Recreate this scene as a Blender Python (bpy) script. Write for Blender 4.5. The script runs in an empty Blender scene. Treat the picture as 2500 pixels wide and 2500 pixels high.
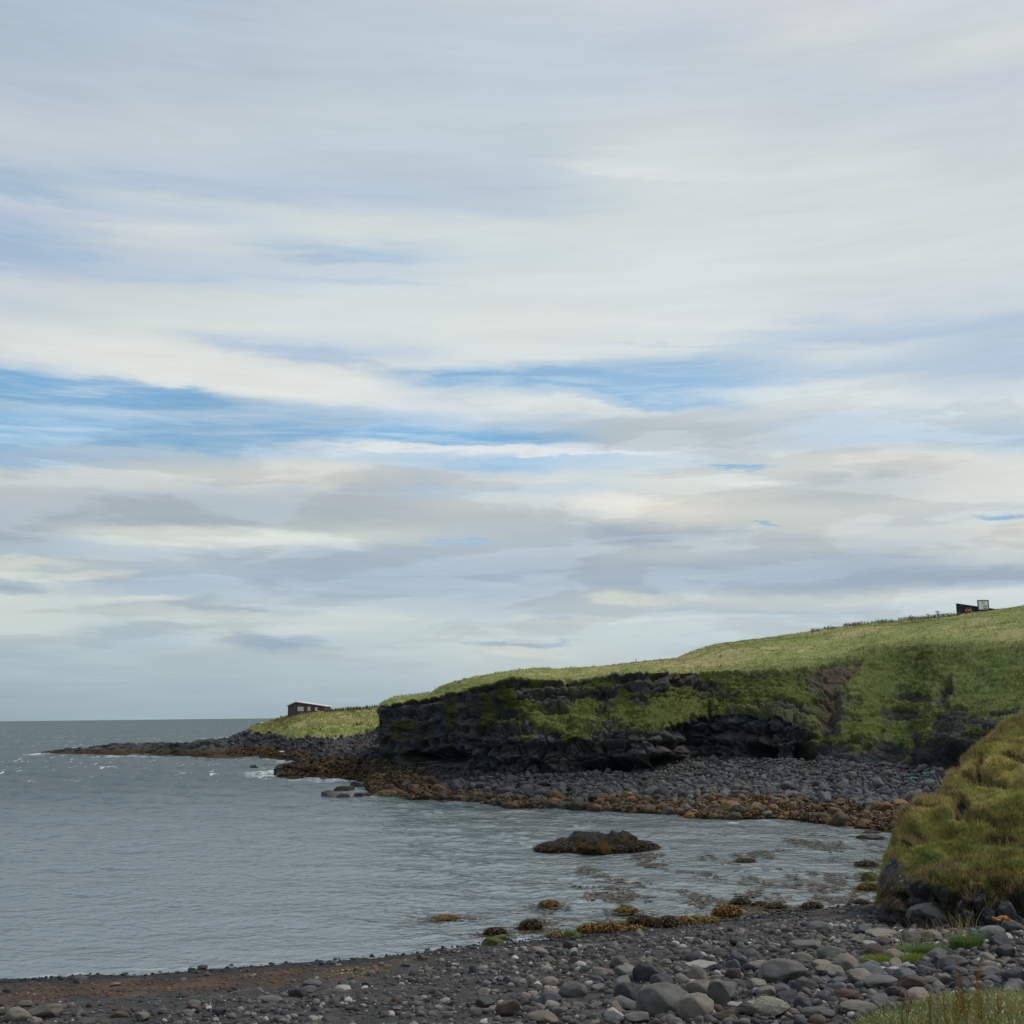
import bpy, bmesh, math, random
import numpy as np
from mathutils import Vector, Matrix

random.seed(7)
RNG = np.random.default_rng(11)
R = math.radians
S = bpy.context.scene
C = S.collection

# ------------------------------------------------------------------ camera
FPX = 2945.0                       # focal length in pixels of the 2500 px wide photograph
PITCH, ROLL = math.atan(497/FPX), R(-0.625)
EYE = np.array([0.0, 0.0, 8.0])
_r0 = np.array([1.0, 0, 0]); _u0 = np.array([0, -math.sin(PITCH), math.cos(PITCH)]); FW = np.array([0, math.cos(PITCH), math.sin(PITCH)])
RT = math.cos(ROLL)*_r0 + math.sin(ROLL)*_u0
UP = -math.sin(ROLL)*_r0 + math.cos(ROLL)*_u0
cam_d = bpy.data.cameras.new('camera'); cam = bpy.data.objects.new('camera', cam_d); C.objects.link(cam)
cam.matrix_world = Matrix(((RT[0], UP[0], -FW[0], EYE[0]), (RT[1], UP[1], -FW[1], EYE[1]), (RT[2], UP[2], -FW[2], EYE[2]), (0, 0, 0, 1)))
cam_d.sensor_width = 36; cam_d.lens = 36*FPX/2500; cam_d.clip_start = 0.1; cam_d.clip_end = 90000
S.camera = cam
S.view_settings.view_transform = 'Standard'; S.view_settings.look = 'None'
S.view_settings.exposure = 0; S.view_settings.gamma = 1
S.render.engine = 'CYCLES'; S.cycles.max_bounces = 5; S.cycles.diffuse_bounces = 2

# ------------------------------------------------------------------ sky and sun
SUN_EL, SUN_AZ = R(52), R(72)      # azimuth measured from +Y (the view direction) towards +X
world = bpy.data.worlds.new('World'); S.world = world; world.use_nodes = True

def lin(c):
    o = []
    for v in c[:3]:
        v = v/255.0
        o.append(v/12.92 if v <= .04045 else ((v+.055)/1.055)**2.4)
    return tuple(o)

def ray(px, py):
    return (FW[None, :] + ((np.atleast_1d(px)-1250.0)/FPX)[:, None]*RT + ((1250.0-np.atleast_1d(py))/FPX)[:, None]*UP)

def azel(px, py):
    d = ray(px, py)[0]; d = d/np.linalg.norm(d)
    return math.degrees(math.atan2(d[0], d[1])), math.degrees(math.asin(d[2]))

def build_sky():
    nt = world.node_tree; N = nt.nodes; L = nt.links; N.clear()
    def M(op, a, b=None, c=None):
        n = N.new('ShaderNodeMath'); n.operation = op
        for i, v in enumerate((a, b, c)):
            if v is None: continue
            if isinstance(v, (int, float)): n.inputs[i].default_value = v
            else: L.new(v, n.inputs[i])
        return n.outputs[0]
    def mix(f, a, b, blend='MIX'):
        n = N.new('ShaderNodeMix'); n.data_type = 'RGBA'; n.blend_type = blend
        for i, v in ((0, f), (6, a), (7, b)):
            if isinstance(v, (int, float)): n.inputs[i].default_value = v
            elif isinstance(v, tuple): n.inputs[i].default_value = (*v, 1)
            else: L.new(v, n.inputs[i])
        return n.outputs[2]
    tc = N.new('ShaderNodeTexCoord'); nv = N.new('ShaderNodeVectorMath'); nv.operation = 'NORMALIZE'
    L.new(tc.outputs['Generated'], nv.inputs[0])
    sp = N.new('ShaderNodeSeparateXYZ'); L.new(nv.outputs[0], sp.inputs[0])
    az = M('MULTIPLY', M('ARCTAN2', sp.outputs[0], sp.outputs[1]), 57.29578)
    el = M('MULTIPLY', M('ARCSINE', sp.outputs[2]), 57.29578)
    def noise(sx, sy, det=4, rough=.55, off=0.0, dist=0.0):
        c = N.new('ShaderNodeCombineXYZ'); L.new(M('MULTIPLY', az, sx), c.inputs[0]); L.new(M('MULTIPLY', el, sy), c.inputs[1]); c.inputs[2].default_value = off
        n = N.new('ShaderNodeTexNoise'); L.new(c.outputs[0], n.inputs['Vector']); n.inputs['Scale'].default_value = 1
        n.inputs['Detail'].default_value = det; n.inputs['Roughness'].default_value = rough; n.inputs['Distortion'].default_value = dist
        return n.outputs['Fac']
    w1 = noise(.09, .30, 5, .55, 3.1); w2 = noise(.13, .7, 6, .62, 9.7); w3 = noise(.5, 1.6, 5, .6, 21.3)
    azw = M('ADD', az, M('MULTIPLY', M('SUBTRACT', w1, .5), 5.0))
    elw = M('ADD', M('ADD', el, M('MULTIPLY', M('SUBTRACT', w2, .5), 1.5)), M('MULTIPLY', M('SUBTRACT', w3, .5), .7))
    P = 1.294
    cols = [
     (0, [(0,(172,187,200)),(100,(176,190,203)),(180,(182,193,205)),(240,(190,200,207)),(285,(189,200,208)),(320,(169,188,204)),(355,(164,185,204)),(374,(190,202,212)),(398,(180,193,212)),(430,(162,185,206)),(480,(162,184,205)),(510,(180,194,210)),(540,(199,208,212)),(572,(192,203,210)),(610,(203,211,211)),(665,(205,212,212)),(692,(180,196,214)),(706,(122,166,201)),(742,(120,168,203)),(766,(158,187,210)),(790,(125,172,206)),(832,(135,178,207)),(852,(160,188,212)),(876,(140,180,210)),(888,(195,202,205)),(920,(180,187,190)),(975,(168,180,188)),(1035,(162,177,188)),(1060,(200,208,200)),(1150,(195,205,202)),(1230,(168,184,193)),(1356,(152,170,180))]),
     (320, [(0,(176,190,204)),(120,(180,193,205)),(250,(192,202,208)),(300,(190,201,210)),(350,(174,190,208)),(375,(196,207,213)),(410,(184,198,210)),(445,(200,208,210)),(480,(192,203,212)),(520,(184,198,211)),(555,(202,211,212)),(620,(205,213,211)),(660,(210,217,214)),(722,(205,213,214)),(738,(150,182,207)),(755,(118,166,203)),(780,(165,193,213)),(800,(135,176,207)),(835,(122,170,206)),(850,(165,190,208)),(870,(185,197,204)),(900,(202,207,203)),(940,(172,183,190)),(985,(168,180,188)),(1005,(205,212,205)),(1030,(190,202,203)),(1060,(178,192,202)),(1100,(164,180,194)),(1150,(178,192,198)),(1200,(182,196,199)),(1260,(168,185,193)),(1355,(156,174,184))]),
     (640, [(0,(186,198,208)),(150,(186,199,208)),(220,(194,205,211)),(300,(186,199,209)),(375,(180,194,210)),(410,(203,212,213)),(440,(205,214,214)),(478,(167,189,207)),(500,(192,205,214)),(530,(196,208,216)),(570,(208,217,216)),(625,(210,218,217)),(650,(172,193,214)),(668,(180,198,214)),(690,(210,217,215)),(745,(207,214,215)),(765,(180,200,216)),(800,(160,190,215)),(822,(125,173,210)),(835,(140,180,212)),(846,(200,210,216)),(860,(175,195,210)),(880,(200,205,204)),(920,(180,189,194)),(970,(175,186,192)),(1015,(200,208,204)),(1040,(172,186,196)),(1090,(164,179,194)),(1130,(172,186,197)),(1160,(192,203,203)),(1250,(174,190,197)),(1355,(156,174,184))]),
     (960, [(0,(196,205,212)),(60,(188,200,210)),(250,(192,204,211)),(350,(184,198,209)),(400,(188,201,211)),(430,(205,214,215)),(490,(200,211,215)),(530,(208,216,216)),(600,(212,219,217)),(680,(211,218,217)),(698,(180,200,215)),(712,(122,168,206)),(724,(125,170,207)),(735,(185,204,216)),(765,(205,213,216)),(782,(195,207,217)),(805,(170,196,216)),(820,(118,170,209)),(836,(120,171,210)),(846,(208,215,219)),(862,(160,190,213)),(885,(165,192,213)),(905,(180,192,200)),(925,(175,196,212)),(945,(198,205,205)),(980,(186,195,198)),(1020,(178,190,198)),(1080,(166,181,195)),(1120,(172,186,197)),(1200,(188,200,202)),(1230,(190,201,202)),(1355,(164,180,190))]),
     (1280, [(0,(198,206,212)),(80,(188,199,209)),(150,(190,201,210)),(250,(204,211,213)),(315,(209,216,217)),(345,(204,213,213)),(500,(209,217,217)),(600,(212,219,218)),(662,(208,216,217)),(690,(150,184,212)),(735,(140,180,212)),(758,(165,193,214)),(770,(140,180,212)),(786,(196,205,209)),(805,(186,196,200)),(845,(186,197,203)),(862,(196,207,214)),(882,(190,203,210)),(900,(205,210,206)),(930,(200,206,203)),(960,(210,213,206)),(985,(200,206,203)),(1010,(172,184,193)),(1040,(185,195,199)),(1080,(172,184,195)),(1112,(170,184,196)),(1132,(196,204,202)),(1150,(180,193,201)),(1180,(188,200,203)),(1355,(170,185,194))]),
     (1600, [(0,(202,207,212)),(60,(204,210,211)),(120,(192,202,209)),(230,(194,203,209)),(300,(204,213,213)),(500,(206,215,215)),(588,(200,209,213)),(610,(186,200,212)),(640,(178,195,212)),(660,(204,213,216)),(700,(180,198,213)),(725,(204,213,216)),(762,(207,215,216)),(790,(190,204,214)),(830,(180,198,214)),(850,(195,203,206)),(880,(206,210,206)),(905,(188,196,198)),(935,(188,196,197)),(965,(198,205,202)),(1000,(192,199,199)),(1030,(178,188,194)),(1075,(160,174,189)),(1110,(164,179,193)),(1130,(192,202,203)),(1160,(180,193,201)),(1355,(172,187,196))]),
     (1932, [(0,(198,206,213)),(70,(206,212,211)),(130,(194,203,210)),(230,(196,204,209)),(350,(202,210,212)),(480,(204,213,214)),(570,(196,206,213)),(600,(176,193,209)),(640,(180,197,212)),(690,(176,193,209)),(730,(198,209,214)),(780,(204,213,215)),(815,(175,196,213)),(840,(178,199,214)),(860,(205,209,205)),(930,(208,211,206)),(965,(198,206,208)),(1000,(205,208,203)),(1040,(195,202,200)),(1080,(160,175,190)),(1105,(162,177,191)),(1125,(196,205,205)),(1160,(178,191,200)),(1355,(172,187,196))]),
    ]
    EMAX = 36.0
    prev = None; paz = None
    for xd, st in cols:
        r = N.new('ShaderNodeValToRGB'); cr = r.color_ramp; cr.interpolation = 'LINEAR'
        pts = sorted((azel(xd*P, y*P)[1]/EMAX, c) for y, c in st)
        pts = [(min(max(p, 0), 1), c) for p, c in pts]
        while len(cr.elements) < len(pts): cr.elements.new(.5)
        for e, (p, c) in zip(cr.elements, pts): e.position = p
        for e, (p, c) in zip(sorted(cr.elements, key=lambda e: e.position), pts): e.color = (*lin(c), 1)
        L.new(M('DIVIDE', elw, EMAX), r.inputs[0])
        a = azel(xd*P, 900)[0]
        if prev is None: prev = r.outputs[0]
        else:
            mr = N.new('ShaderNodeMapRange'); mr.interpolation_type = 'SMOOTHSTEP'; L.new(azw, mr.inputs[0]); mr.inputs[1].default_value = paz; mr.inputs[2].default_value = a
            prev = mix(mr.outputs[0], prev, r.outputs[0])
        paz = a
    col = prev
    pos = N.new('ShaderNodeCombineXYZ')
    wx = noise(.35, .9, 5, .6, 40.0); wy = noise(.25, 1.3, 6, .65, 55.0)
    L.new(M('ADD', az, M('MULTIPLY', M('SUBTRACT', wx, .5), 5.5)), pos.inputs[0])
    L.new(M('ADD', el, M('MULTIPLY', M('SUBTRACT', wy, .5), 1.5)), pos.inputs[1])
    # cloud features: centre, half sizes (all in 1932-wide photo units), tilt, colour, opacity, inner softness
    st = [(560,668,230,13,9,(172,192,213),.75,.2),(400,700,400,38,8,(215,220,217),.97,.5),(880,775,260,14,3,(206,215,218),.7,.2),(190,733,280,17,5,(118,166,203),.9,.5),(220,780,300,8,3,(166,193,213),.75,.2),
     (230,815,300,20,0,(128,174,207),.7,.3),(150,858,260,8,1,(165,190,212),.7,.2),(925,713,180,9,3,(125,172,209),.85,.3),(1160,738,150,11,7,(130,175,211),.85,.3),
     (1240,692,85,16,2,(160,190,214),.6,.2),(1050,766,170,15,4,(213,219,219),.9,.5),(800,822,240,9,0,(120,171,210),.85,.4),
     (950,850,420,7,0,(213,218,220),.9,.4),(940,884,120,10,2,(140,181,213),.75,.3),(865,897,75,17,0,(190,198,202),.9,.4),(1400,884,70,5,0,(136,180,216),.85,.3),
     (1290,824,260,28,3,(184,194,197),.8,.3),(560,892,190,30,2,(205,209,203),.8,.2),(150,905,190,22,4,(196,202,202),.7,.3),(1215,955,150,26,4,(219,219,211),.95,.1),(1000,905,170,22,-4,(205,209,204),.7,.1),(1480,965,190,22,3,(203,208,204),.7,.1),
     (1190,1008,125,20,5,(158,172,186),.75,.15),(517,1213,95,17,0,(152,170,189),.85,.35),(40,1110,80,17,2,(152,170,187),.85,.3),(120,1076,66,13,0,(176,190,197),.8,.5),
     (430,1018,290,19,1,(210,216,209),.85,.2),(60,1062,120,12,2,(207,213,207),.75,.2),(170,1085,110,9,-3,(208,214,205),.7,.2),(640,1085,420,40,1,(164,180,195),.55,.2),(250,1128,120,9,-2,(203,210,202),.7,.3),(330,1105,120,11,0,(162,178,192),.6,.4),
     (1175,1131,80,11,3,(207,212,204),.9,.4),(970,1214,110,5,0,(158,176,194),.9,.5),(985,1230,110,13,2,(204,210,202),.75,.3),(1500,1082,430,34,0,(161,175,190),.65,.3),
     (1230,325,190,15,3,(213,220,218),.75,.4),(610,480,150,13,3,(164,187,207),.75,.3),(120,483,130,14,3,(161,184,205),.7,.3),(70,1170,160,36,0,(196,206,202),.6,.2),
     (250,1205,110,30,0,(165,182,194),.65,.3),(850,1023,80,4,0,(150,188,216),.8,.4),(1440,985,20,3,0,(130,180,215),.9,.5),(1890,972,75,5,4,(132,178,212),.85,.4),
     (1430,914,110,10,2,(211,216,214),.8,.2),(700,1165,160,10,2,(196,206,203),.7,.2),(1750,1128,240,9,-2,(202,209,206),.7,.3),(1520,1160,200,6,0,(168,183,196),.6,.3),(60,1245,140,16,0,(163,180,192),.5,.3),
     (420,470,260,9,2,(201,209,211),.6,.3),(300,527,160,8,2,(176,193,210),.6,.3),(650,530,220,7,2,(176,194,211),.5,.3),(1420,655,330,4,-1,(180,197,213),.5,.3),(1700,700,260,6,-2,(176,194,212),.5,.3)]
    st += [(700,640,500,22,2,(213,220,218),.6,.1),(1560,752,330,16,0,(211,219,219),.7,.2),(1650,862,280,14,0,(208,212,207),.6,.2),(330,1160,200,14,3,(200,209,203),.6,.2),(420,1148,170,9,4,(164,179,193),.6,.2),
     (760,1112,220,11,2,(160,176,191),.55,.2),(1100,1098,210,9,0,(162,178,193),.55,.2),(1180,1168,260,7,0,(200,208,204),.6,.2),(560,1185,170,12,-2,(196,206,202),.6,.1),(1300,610,320,12,1,(214,221,219),.6,.1),(300,430,260,12,1,(203,211,213),.6,.1),(1560,1000,200,12,2,(202,207,203),.6,.1)]
    for (x, y, rx, ry, t, c, op, soft) in st:
        a, e = azel(x*P, y*P); a2, e2 = azel((x+rx)*P, (y+math.tan(R(t))*rx)*P); e3 = azel(x*P, (y-ry)*P)[1]
        ang = math.atan2(e2-e, a2-a); ra = math.hypot(a2-a, e2-e); re = abs(e3-e)
        mp = N.new('ShaderNodeMapping'); mp.vector_type = 'TEXTURE'; L.new(pos.outputs[0], mp.inputs['Vector'])
        mp.inputs['Location'].default_value = (a, e, 0); mp.inputs['Rotation'].default_value = (0, 0, ang); mp.inputs['Scale'].default_value = (ra*1.15, re*1.25, 1)
        ln = N.new('ShaderNodeVectorMath'); ln.operation = 'LENGTH'; L.new(mp.outputs[0], ln.inputs[0])
        mr = N.new('ShaderNodeMapRange'); mr.interpolation_type = 'SMOOTHSTEP'; L.new(ln.outputs['Value'], mr.inputs[0])
        mr.inputs[1].default_value = 1.12; mr.inputs[2].default_value = soft; mr.inputs[3].default_value = 0; mr.inputs[4].default_value = op
        col = mix(mr.outputs[0], col, lin(c))
    # thin wisps drawn across the blue gaps
    wn1 = noise(.12, 1.7, 7, .58, 120.0, 1.2); wn2 = noise(.4, 4.2, 6, .6, 131.0, .6)
    wv = M('ADD', M('MULTIPLY', wn1, .65), M('MULTIPLY', wn2, .35))
    wf = N.new('ShaderNodeMapRange'); wf.interpolation_type = 'SMOOTHSTEP'; L.new(wv, wf.inputs[0]); wf.inputs[1].default_value = .44; wf.inputs[2].default_value = .66
    sc_ = N.new('ShaderNodeSeparateColor'); L.new(col, sc_.inputs[0])
    bl = N.new('ShaderNodeMapRange'); L.new(M('SUBTRACT', sc_.outputs[2], sc_.outputs[0]), bl.inputs[0]); bl.inputs[1].default_value = .10; bl.inputs[2].default_value = .42
    col = mix(M('MULTIPLY', M('MULTIPLY', wf.outputs[0], bl.outputs[0]), .5), col, lin((203, 214, 220)))
    col = mix(M('MULTIPLY', bl.outputs[0], .10), col, lin((205, 216, 222)))
    # streaks and mottling
    s1 = noise(.07, .75, 5, .55, 70.0, .6); s2 = noise(.16, 1.5, 7, .62, 81.0, .9); s3 = noise(.11, .62, 8, .56, 93.0, .5)
    lowm = N.new('ShaderNodeMapRange'); lowm.interpolation_type = 'SMOOTHSTEP'; L.new(el, lowm.inputs[0]); lowm.inputs[1].default_value = 17; lowm.inputs[2].default_value = 12
    lowm2 = N.new('ShaderNodeMapRange'); lowm2.interpolation_type = 'SMOOTHSTEP'; L.new(el, lowm2.inputs[0]); lowm2.inputs[1].default_value = 1; lowm2.inputs[2].default_value = 4.5
    puff = N.new('ShaderNodeMapRange'); puff.interpolation_type = 'SMOOTHSTEP'; L.new(s3, puff.inputs[0]); puff.inputs[1].default_value = .46; puff.inputs[2].default_value = .54; puff.inputs[3].default_value = -.06; puff.inputs[4].default_value = .07
    v = M('ADD', 1.055, M('ADD', M('MULTIPLY', M('SUBTRACT', s1, .5), .16), M('MULTIPLY', M('SUBTRACT', s2, .5), .12)))
    v = M('ADD', v, M('MULTIPLY', M('MULTIPLY', puff.outputs[0], lowm.outputs[0]), lowm2.outputs[0]))
    vm = N.new('ShaderNodeVectorMath'); vm.operation = 'SCALE'; L.new(col, vm.inputs[0]); L.new(v, vm.inputs['Scale'])
    ct = N.new('ShaderNodeVectorMath'); ct.operation = 'MULTIPLY_ADD'; L.new(vm.outputs[0], ct.inputs[0]); m_ = lin((192, 203, 209)); K_ = 1.14
    ct.inputs[1].default_value = (K_, K_, K_); ct.inputs[2].default_value = tuple(v_*(1-K_)+.012 for v_ in m_); vm = ct
    sky = N.new('ShaderNodeTexSky'); sky.sky_type = 'NISHITA'; sky.sun_disc = False; sky.sun_elevation = SUN_EL; sky.sun_rotation = SUN_AZ
    sv = N.new('ShaderNodeVectorMath'); sv.operation = 'SCALE'; L.new(sky.outputs[0], sv.inputs[0]); sv.inputs['Scale'].default_value = .08
    fin = mix(.06, vm.outputs[0], sv.outputs[0])
    # below the horizon: dark sea colour
    bg = N.new('ShaderNodeBackground'); L.new(fin, bg.inputs[0]); bg.inputs[1].default_value = 1.0
    out = N.new('ShaderNodeOutputWorld'); L.new(bg.outputs[0], out.inputs[0])
build_sky()
world.cycles.sampling_method = 'MANUAL'; world.cycles.sample_map_resolution = 512

sd = bpy.data.lights.new('sun', 'SUN'); sd.energy = 2.3; sd.angle = R(22); sd.color = (1.0, .95, .86)
sun = bpy.data.objects.new('sun', sd); C.objects.link(sun)
sdir = Vector((math.sin(SUN_AZ)*math.cos(SUN_EL), math.cos(SUN_AZ)*math.cos(SUN_EL), math.sin(SUN_EL)))
sun.rotation_euler = sdir.to_track_quat('Z', 'Y').to_euler()

# ------------------------------------------------------------------ geometry helpers
def at_z(px, py, z):
    d = ray(px, py); t = (np.atleast_1d(z)-8.0)/d[:, 2]
    return EYE+d*t[:, None]
def at_y(px, py, Y):
    d = ray(px, py); t = np.atleast_1d(Y)/d[:, 1]
    return EYE+d*t[:, None]
def fade(t): return t*t*t*(t*(t*6-15)+10)
def _h(ix, iy, iz, seed):
    h = (ix.astype(np.uint32)*np.uint32(374761393) + iy.astype(np.uint32)*np.uint32(668265263) + iz.astype(np.uint32)*np.uint32(2147483647) + np.uint32((seed*974711) & 0xffffffff))
    h = (h ^ (h >> np.uint32(13)))*np.uint32(1274126177); h = h ^ (h >> np.uint32(16)); h = h*np.uint32(2246822519); h ^= h >> np.uint32(15)
    return h
def noise3(x, y, z, seed=0):
    """gradient noise, about -1..1"""
    x, y, z = np.broadcast_arrays(x, y, z)
    xi = np.floor(x); yi = np.floor(y); zi = np.floor(z); fx, fy, fz = x-xi, y-yi, z-zi
    xi, yi, zi = xi.astype(np.int64), yi.astype(np.int64), zi.astype(np.int64)
    u, v, w = fade(fx), fade(fy), fade(fz); r = 0
    for a in (0, 1):
        for b in (0, 1):
            for c in (0, 1):
                h = _h(xi+a, yi+b, zi+c, seed)
                gx = (h & np.uint32(1023)).astype(np.float32)/511.5-1; gy = ((h >> np.uint32(10)) & np.uint32(1023)).astype(np.float32)/511.5-1; gz = ((h >> np.uint32(20)) & np.uint32(1023)).astype(np.float32)/511.5-1
                r = r + (gx*(fx-a)+gy*(fy-b)+gz*(fz-c))*(u if a else 1-u)*(v if b else 1-v)*(w if c else 1-w)
    return r*1.25
def fbm(x, y, z, o=4, seed=0, g=.5):
    r = 0; a = 1
    for k in range(o):
        r = r + a*noise3(x*2**k, y*2**k, z*2**k, seed+k*17); a *= g
    return r
def cells(x, y, z, seed=0):
    """cellular noise: random value of the nearest cell, F1, F2"""
    xi = np.floor(x).astype(np.int64); yi = np.floor(y).astype(np.int64); zi = np.floor(z).astype(np.int64)
    f1 = np.full(x.shape, 9.0); f2 = np.full(x.shape, 9.0); val = np.zeros(x.shape)
    for a in (-1, 0, 1):
        for b in (-1, 0, 1):
            for c in (-1, 0, 1):
                h = _h(xi+a, yi+b, zi+c, seed)
                cx = xi+a+(h & np.uint32(1023))/1023.0; cy = yi+b+((h >> np.uint32(10)) & np.uint32(1023))/1023.0; cz = zi+c+((h >> np.uint32(20)) & np.uint32(1023))/1023.0
                d = (cx-x)**2+(cy-y)**2+(cz-z)**2
                m = d < f1; f2 = np.where(m, f1, np.minimum(f2, d)); val = np.where(m, (_h(xi+a, yi+b, zi+c, seed+5) & np.uint32(4095))/4095.0, val); f1 = np.where(m, d, f1)
    return val, np.sqrt(f1), np.sqrt(f2)
def sst(a, b, x):
    t = np.clip((x-a)/(b-a), 0, 1); return t*t*(3-2*t)

def mesh_np(name, co, faces, col=None, smooth=True):
    """faces: (n,3) or (n,4) int array"""
    me = bpy.data.meshes.new(name); co = np.asarray(co, np.float32); faces = np.asarray(faces, np.int32)
    me.vertices.add(len(co)); me.vertices.foreach_set('co', co.ravel())
    k = faces.shape[1]; me.loops.add(faces.size); me.loops.foreach_set('vertex_index', faces.ravel())
    me.polygons.add(len(faces)); me.polygons.foreach_set('loop_start', np.arange(0, faces.size, k, dtype=np.int32))
    me.polygons.foreach_set('use_smooth', np.full(len(faces), smooth))
    me.update(calc_edges=True)
    if col is not None:
        at = me.color_attributes.new('col', 'FLOAT_COLOR', 'POINT')
        c4 = np.ones((len(co), 4), np.float32); c4[:, :col.shape[1]] = col; at.data.foreach_set('color', c4.ravel())
    return me
def grid_faces(nu, nv):
    i = np.arange(nu*nv).reshape(nu, nv)
    return np.stack([i[:-1, :-1], i[1:, :-1], i[1:, 1:], i[:-1, 1:]], -1).reshape(-1, 4)
def link(name, me, mat, parent=None, **p):
    o = bpy.data.objects.new(name, me); C.objects.link(o)
    if mat: me.materials.append(mat)
    if parent: o.parent = parent
    for k, v in p.items(): o[k] = v
    return o
def tag(o, label, cat, group=None):
    o['label'] = label; o['category'] = cat
    if group: o['group'] = group
    return o
def empty(name, loc, rz=0):
    o = bpy.data.objects.new(name, None); C.objects.link(o); o.location = loc; o.rotation_euler = (0, 0, rz); o.empty_display_size = .3; return o

# ------------------------------------------------------------------ materials
def mat_attr(name, rough=.9, nscale=4.0, namt=.35, bump=.0, bscale=20.0, spec=.2, trans=0.0, stretch=(1, 1, 1), obj=False):
    """colour from the mesh's own colour layer broken up by 3-D noise in object space"""
    m = bpy.data.materials.new(name); m.use_nodes = True; nt = m.node_tree; N = nt.nodes; L = nt.links
    b = N['Principled BSDF']; b.inputs['Roughness'].default_value = rough; b.inputs['Specular IOR Level'].default_value = spec
    a = N.new('ShaderNodeAttribute'); a.attribute_name = 'col'
    g = N.new('ShaderNodeNewGeometry'); mp = N.new('ShaderNodeMapping'); L.new(g.outputs['Position'], mp.inputs[0]); mp.inputs['Scale'].default_value = stretch
    n = N.new('ShaderNodeTexNoise'); n.inputs['Scale'].default_value = nscale; n.inputs['Detail'].default_value = 5; n.inputs['Roughness'].default_value = .65; L.new(mp.outputs[0], n.inputs['Vector'])
    mr = N.new('ShaderNodeMapRange'); L.new(n.outputs['Fac'], mr.inputs[0]); mr.inputs[1].default_value = .25; mr.inputs[2].default_value = .75; mr.inputs[3].default_value = 1-namt; mr.inputs[4].default_value = 1+namt
    v = N.new('ShaderNodeVectorMath'); v.operation = 'SCALE'; L.new(a.outputs['Color'], v.inputs[0]); L.new(mr.outputs[0], v.inputs['Scale']); L.new(v.outputs[0], b.inputs['Base Color'])
    if bump:
        n2 = N.new('ShaderNodeTexNoise'); n2.inputs['Scale'].default_value = bscale; n2.inputs['Detail'].default_value = 6; n2.inputs['Roughness'].default_value = .7; L.new(mp.outputs[0], n2.inputs['Vector'])
        bp = N.new('ShaderNodeBump'); bp.inputs['Strength'].default_value = bump; bp.inputs['Distance'].default_value = .1; L.new(n2.outputs['Fac'], bp.inputs['Height']); L.new(bp.outputs[0], b.inputs['Normal'])
    if trans:
        t = N.new('ShaderNodeBsdfTranslucent'); L.new(v.outputs[0], t.inputs[0]); mx = N.new('ShaderNodeMixShader'); mx.inputs[0].default_value = trans
        L.new(b.outputs[0], mx.inputs[1]); L.new(t.outputs[0], mx.inputs[2]); L.new(mx.outputs[0], N['Material Output'].inputs[0])
    return m
def mat_plain(name, c, rough=.7, var=.15, scale=3.0, bump=.2, bscale=15, c2=None, spec=.3, speck=None, thr=.6):
    m = bpy.data.materials.new(name); m.use_nodes = True; nt = m.node_tree; N = nt.nodes; L = nt.links
    b = N['Principled BSDF']; b.inputs['Roughness'].default_value = rough; b.inputs['Specular IOR Level'].default_value = spec
    tc = N.new('ShaderNodeTexCoord'); oi = N.new('ShaderNodeObjectInfo')
    n = N.new('ShaderNodeTexNoise'); n.noise_dimensions = '4D'; n.inputs['Scale'].default_value = scale; n.inputs['Detail'].default_value = 6; n.inputs['Roughness'].default_value = .65
    L.new(tc.outputs['Object'], n.inputs['Vector']); mw = N.new('ShaderNodeMath'); mw.operation = 'MULTIPLY'; L.new(oi.outputs['Random'], mw.inputs[0]); mw.inputs[1].default_value = 37; L.new(mw.outputs[0], n.inputs['W'])
    r = N.new('ShaderNodeValToRGB'); c2 = c2 or tuple(v*(1-2*var) for v in c)
    r.color_ramp.elements[0].position = .3; r.color_ramp.elements[0].color = (*c2, 1); r.color_ramp.elements[1].position = .68; r.color_ramp.elements[1].color = (*[v*(1+var) for v in c], 1)
    L.new(n.outputs['Fac'], r.inputs[0]); last = r.outputs[0]
    if speck:
        n3 = N.new('ShaderNodeTexNoise'); n3.inputs['Scale'].default_value = scale*7; n3.inputs['Detail'].default_value = 3; L.new(tc.outputs['Object'], n3.inputs['Vector'])
        mr = N.new('ShaderNodeMapRange'); L.new(n3.outputs['Fac'], mr.inputs[0]); mr.inputs[1].default_value = thr; mr.inputs[2].default_value = thr+.06
        mx = N.new('ShaderNodeMix'); mx.data_type = 'RGBA'; L.new(mr.outputs[0], mx.inputs[0]); L.new(last, mx.inputs[6]); mx.inputs[7].default_value = (*speck, 1); last = mx.outputs[2]
    ma = N.new('ShaderNodeMapRange'); L.new(oi.outputs['Random'], ma.inputs[0]); ma.inputs[3].default_value = 1-var*1.3; ma.inputs[4].default_value = 1+var*1.3
    v = N.new('ShaderNodeVectorMath'); v.operation = 'SCALE'; L.new(last, v.inputs[0]); L.new(ma.outputs[0], v.inputs['Scale']); L.new(v.outputs[0], b.inputs['Base Color'])
    if bump:
        n2 = N.new('ShaderNodeTexNoise'); n2.inputs['Scale'].default_value = bscale; n2.inputs['Detail'].default_value = 5; n2.inputs['Roughness'].default_value = .7; L.new(tc.outputs['Object'], n2.inputs['Vector'])
        bp = N.new('ShaderNodeBump'); bp.inputs['Strength'].default_value = bump; bp.inputs['Distance'].default_value = .05; L.new(n2.outputs['Fac'], bp.inputs['Height']); L.new(bp.outputs[0], b.inputs['Normal'])
    return m
M_TERR = mat_attr('turf_and_rock', .95, 5.0, .35, .5, 6.0, .1)
M_BEACH = mat_attr('black_beach', .9, 6.0, .4, .5, 30.0, .2)
M_ROCKS = mat_attr('loose_rock', .85, 9.0, .28, .35, 25.0, .25)
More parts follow.
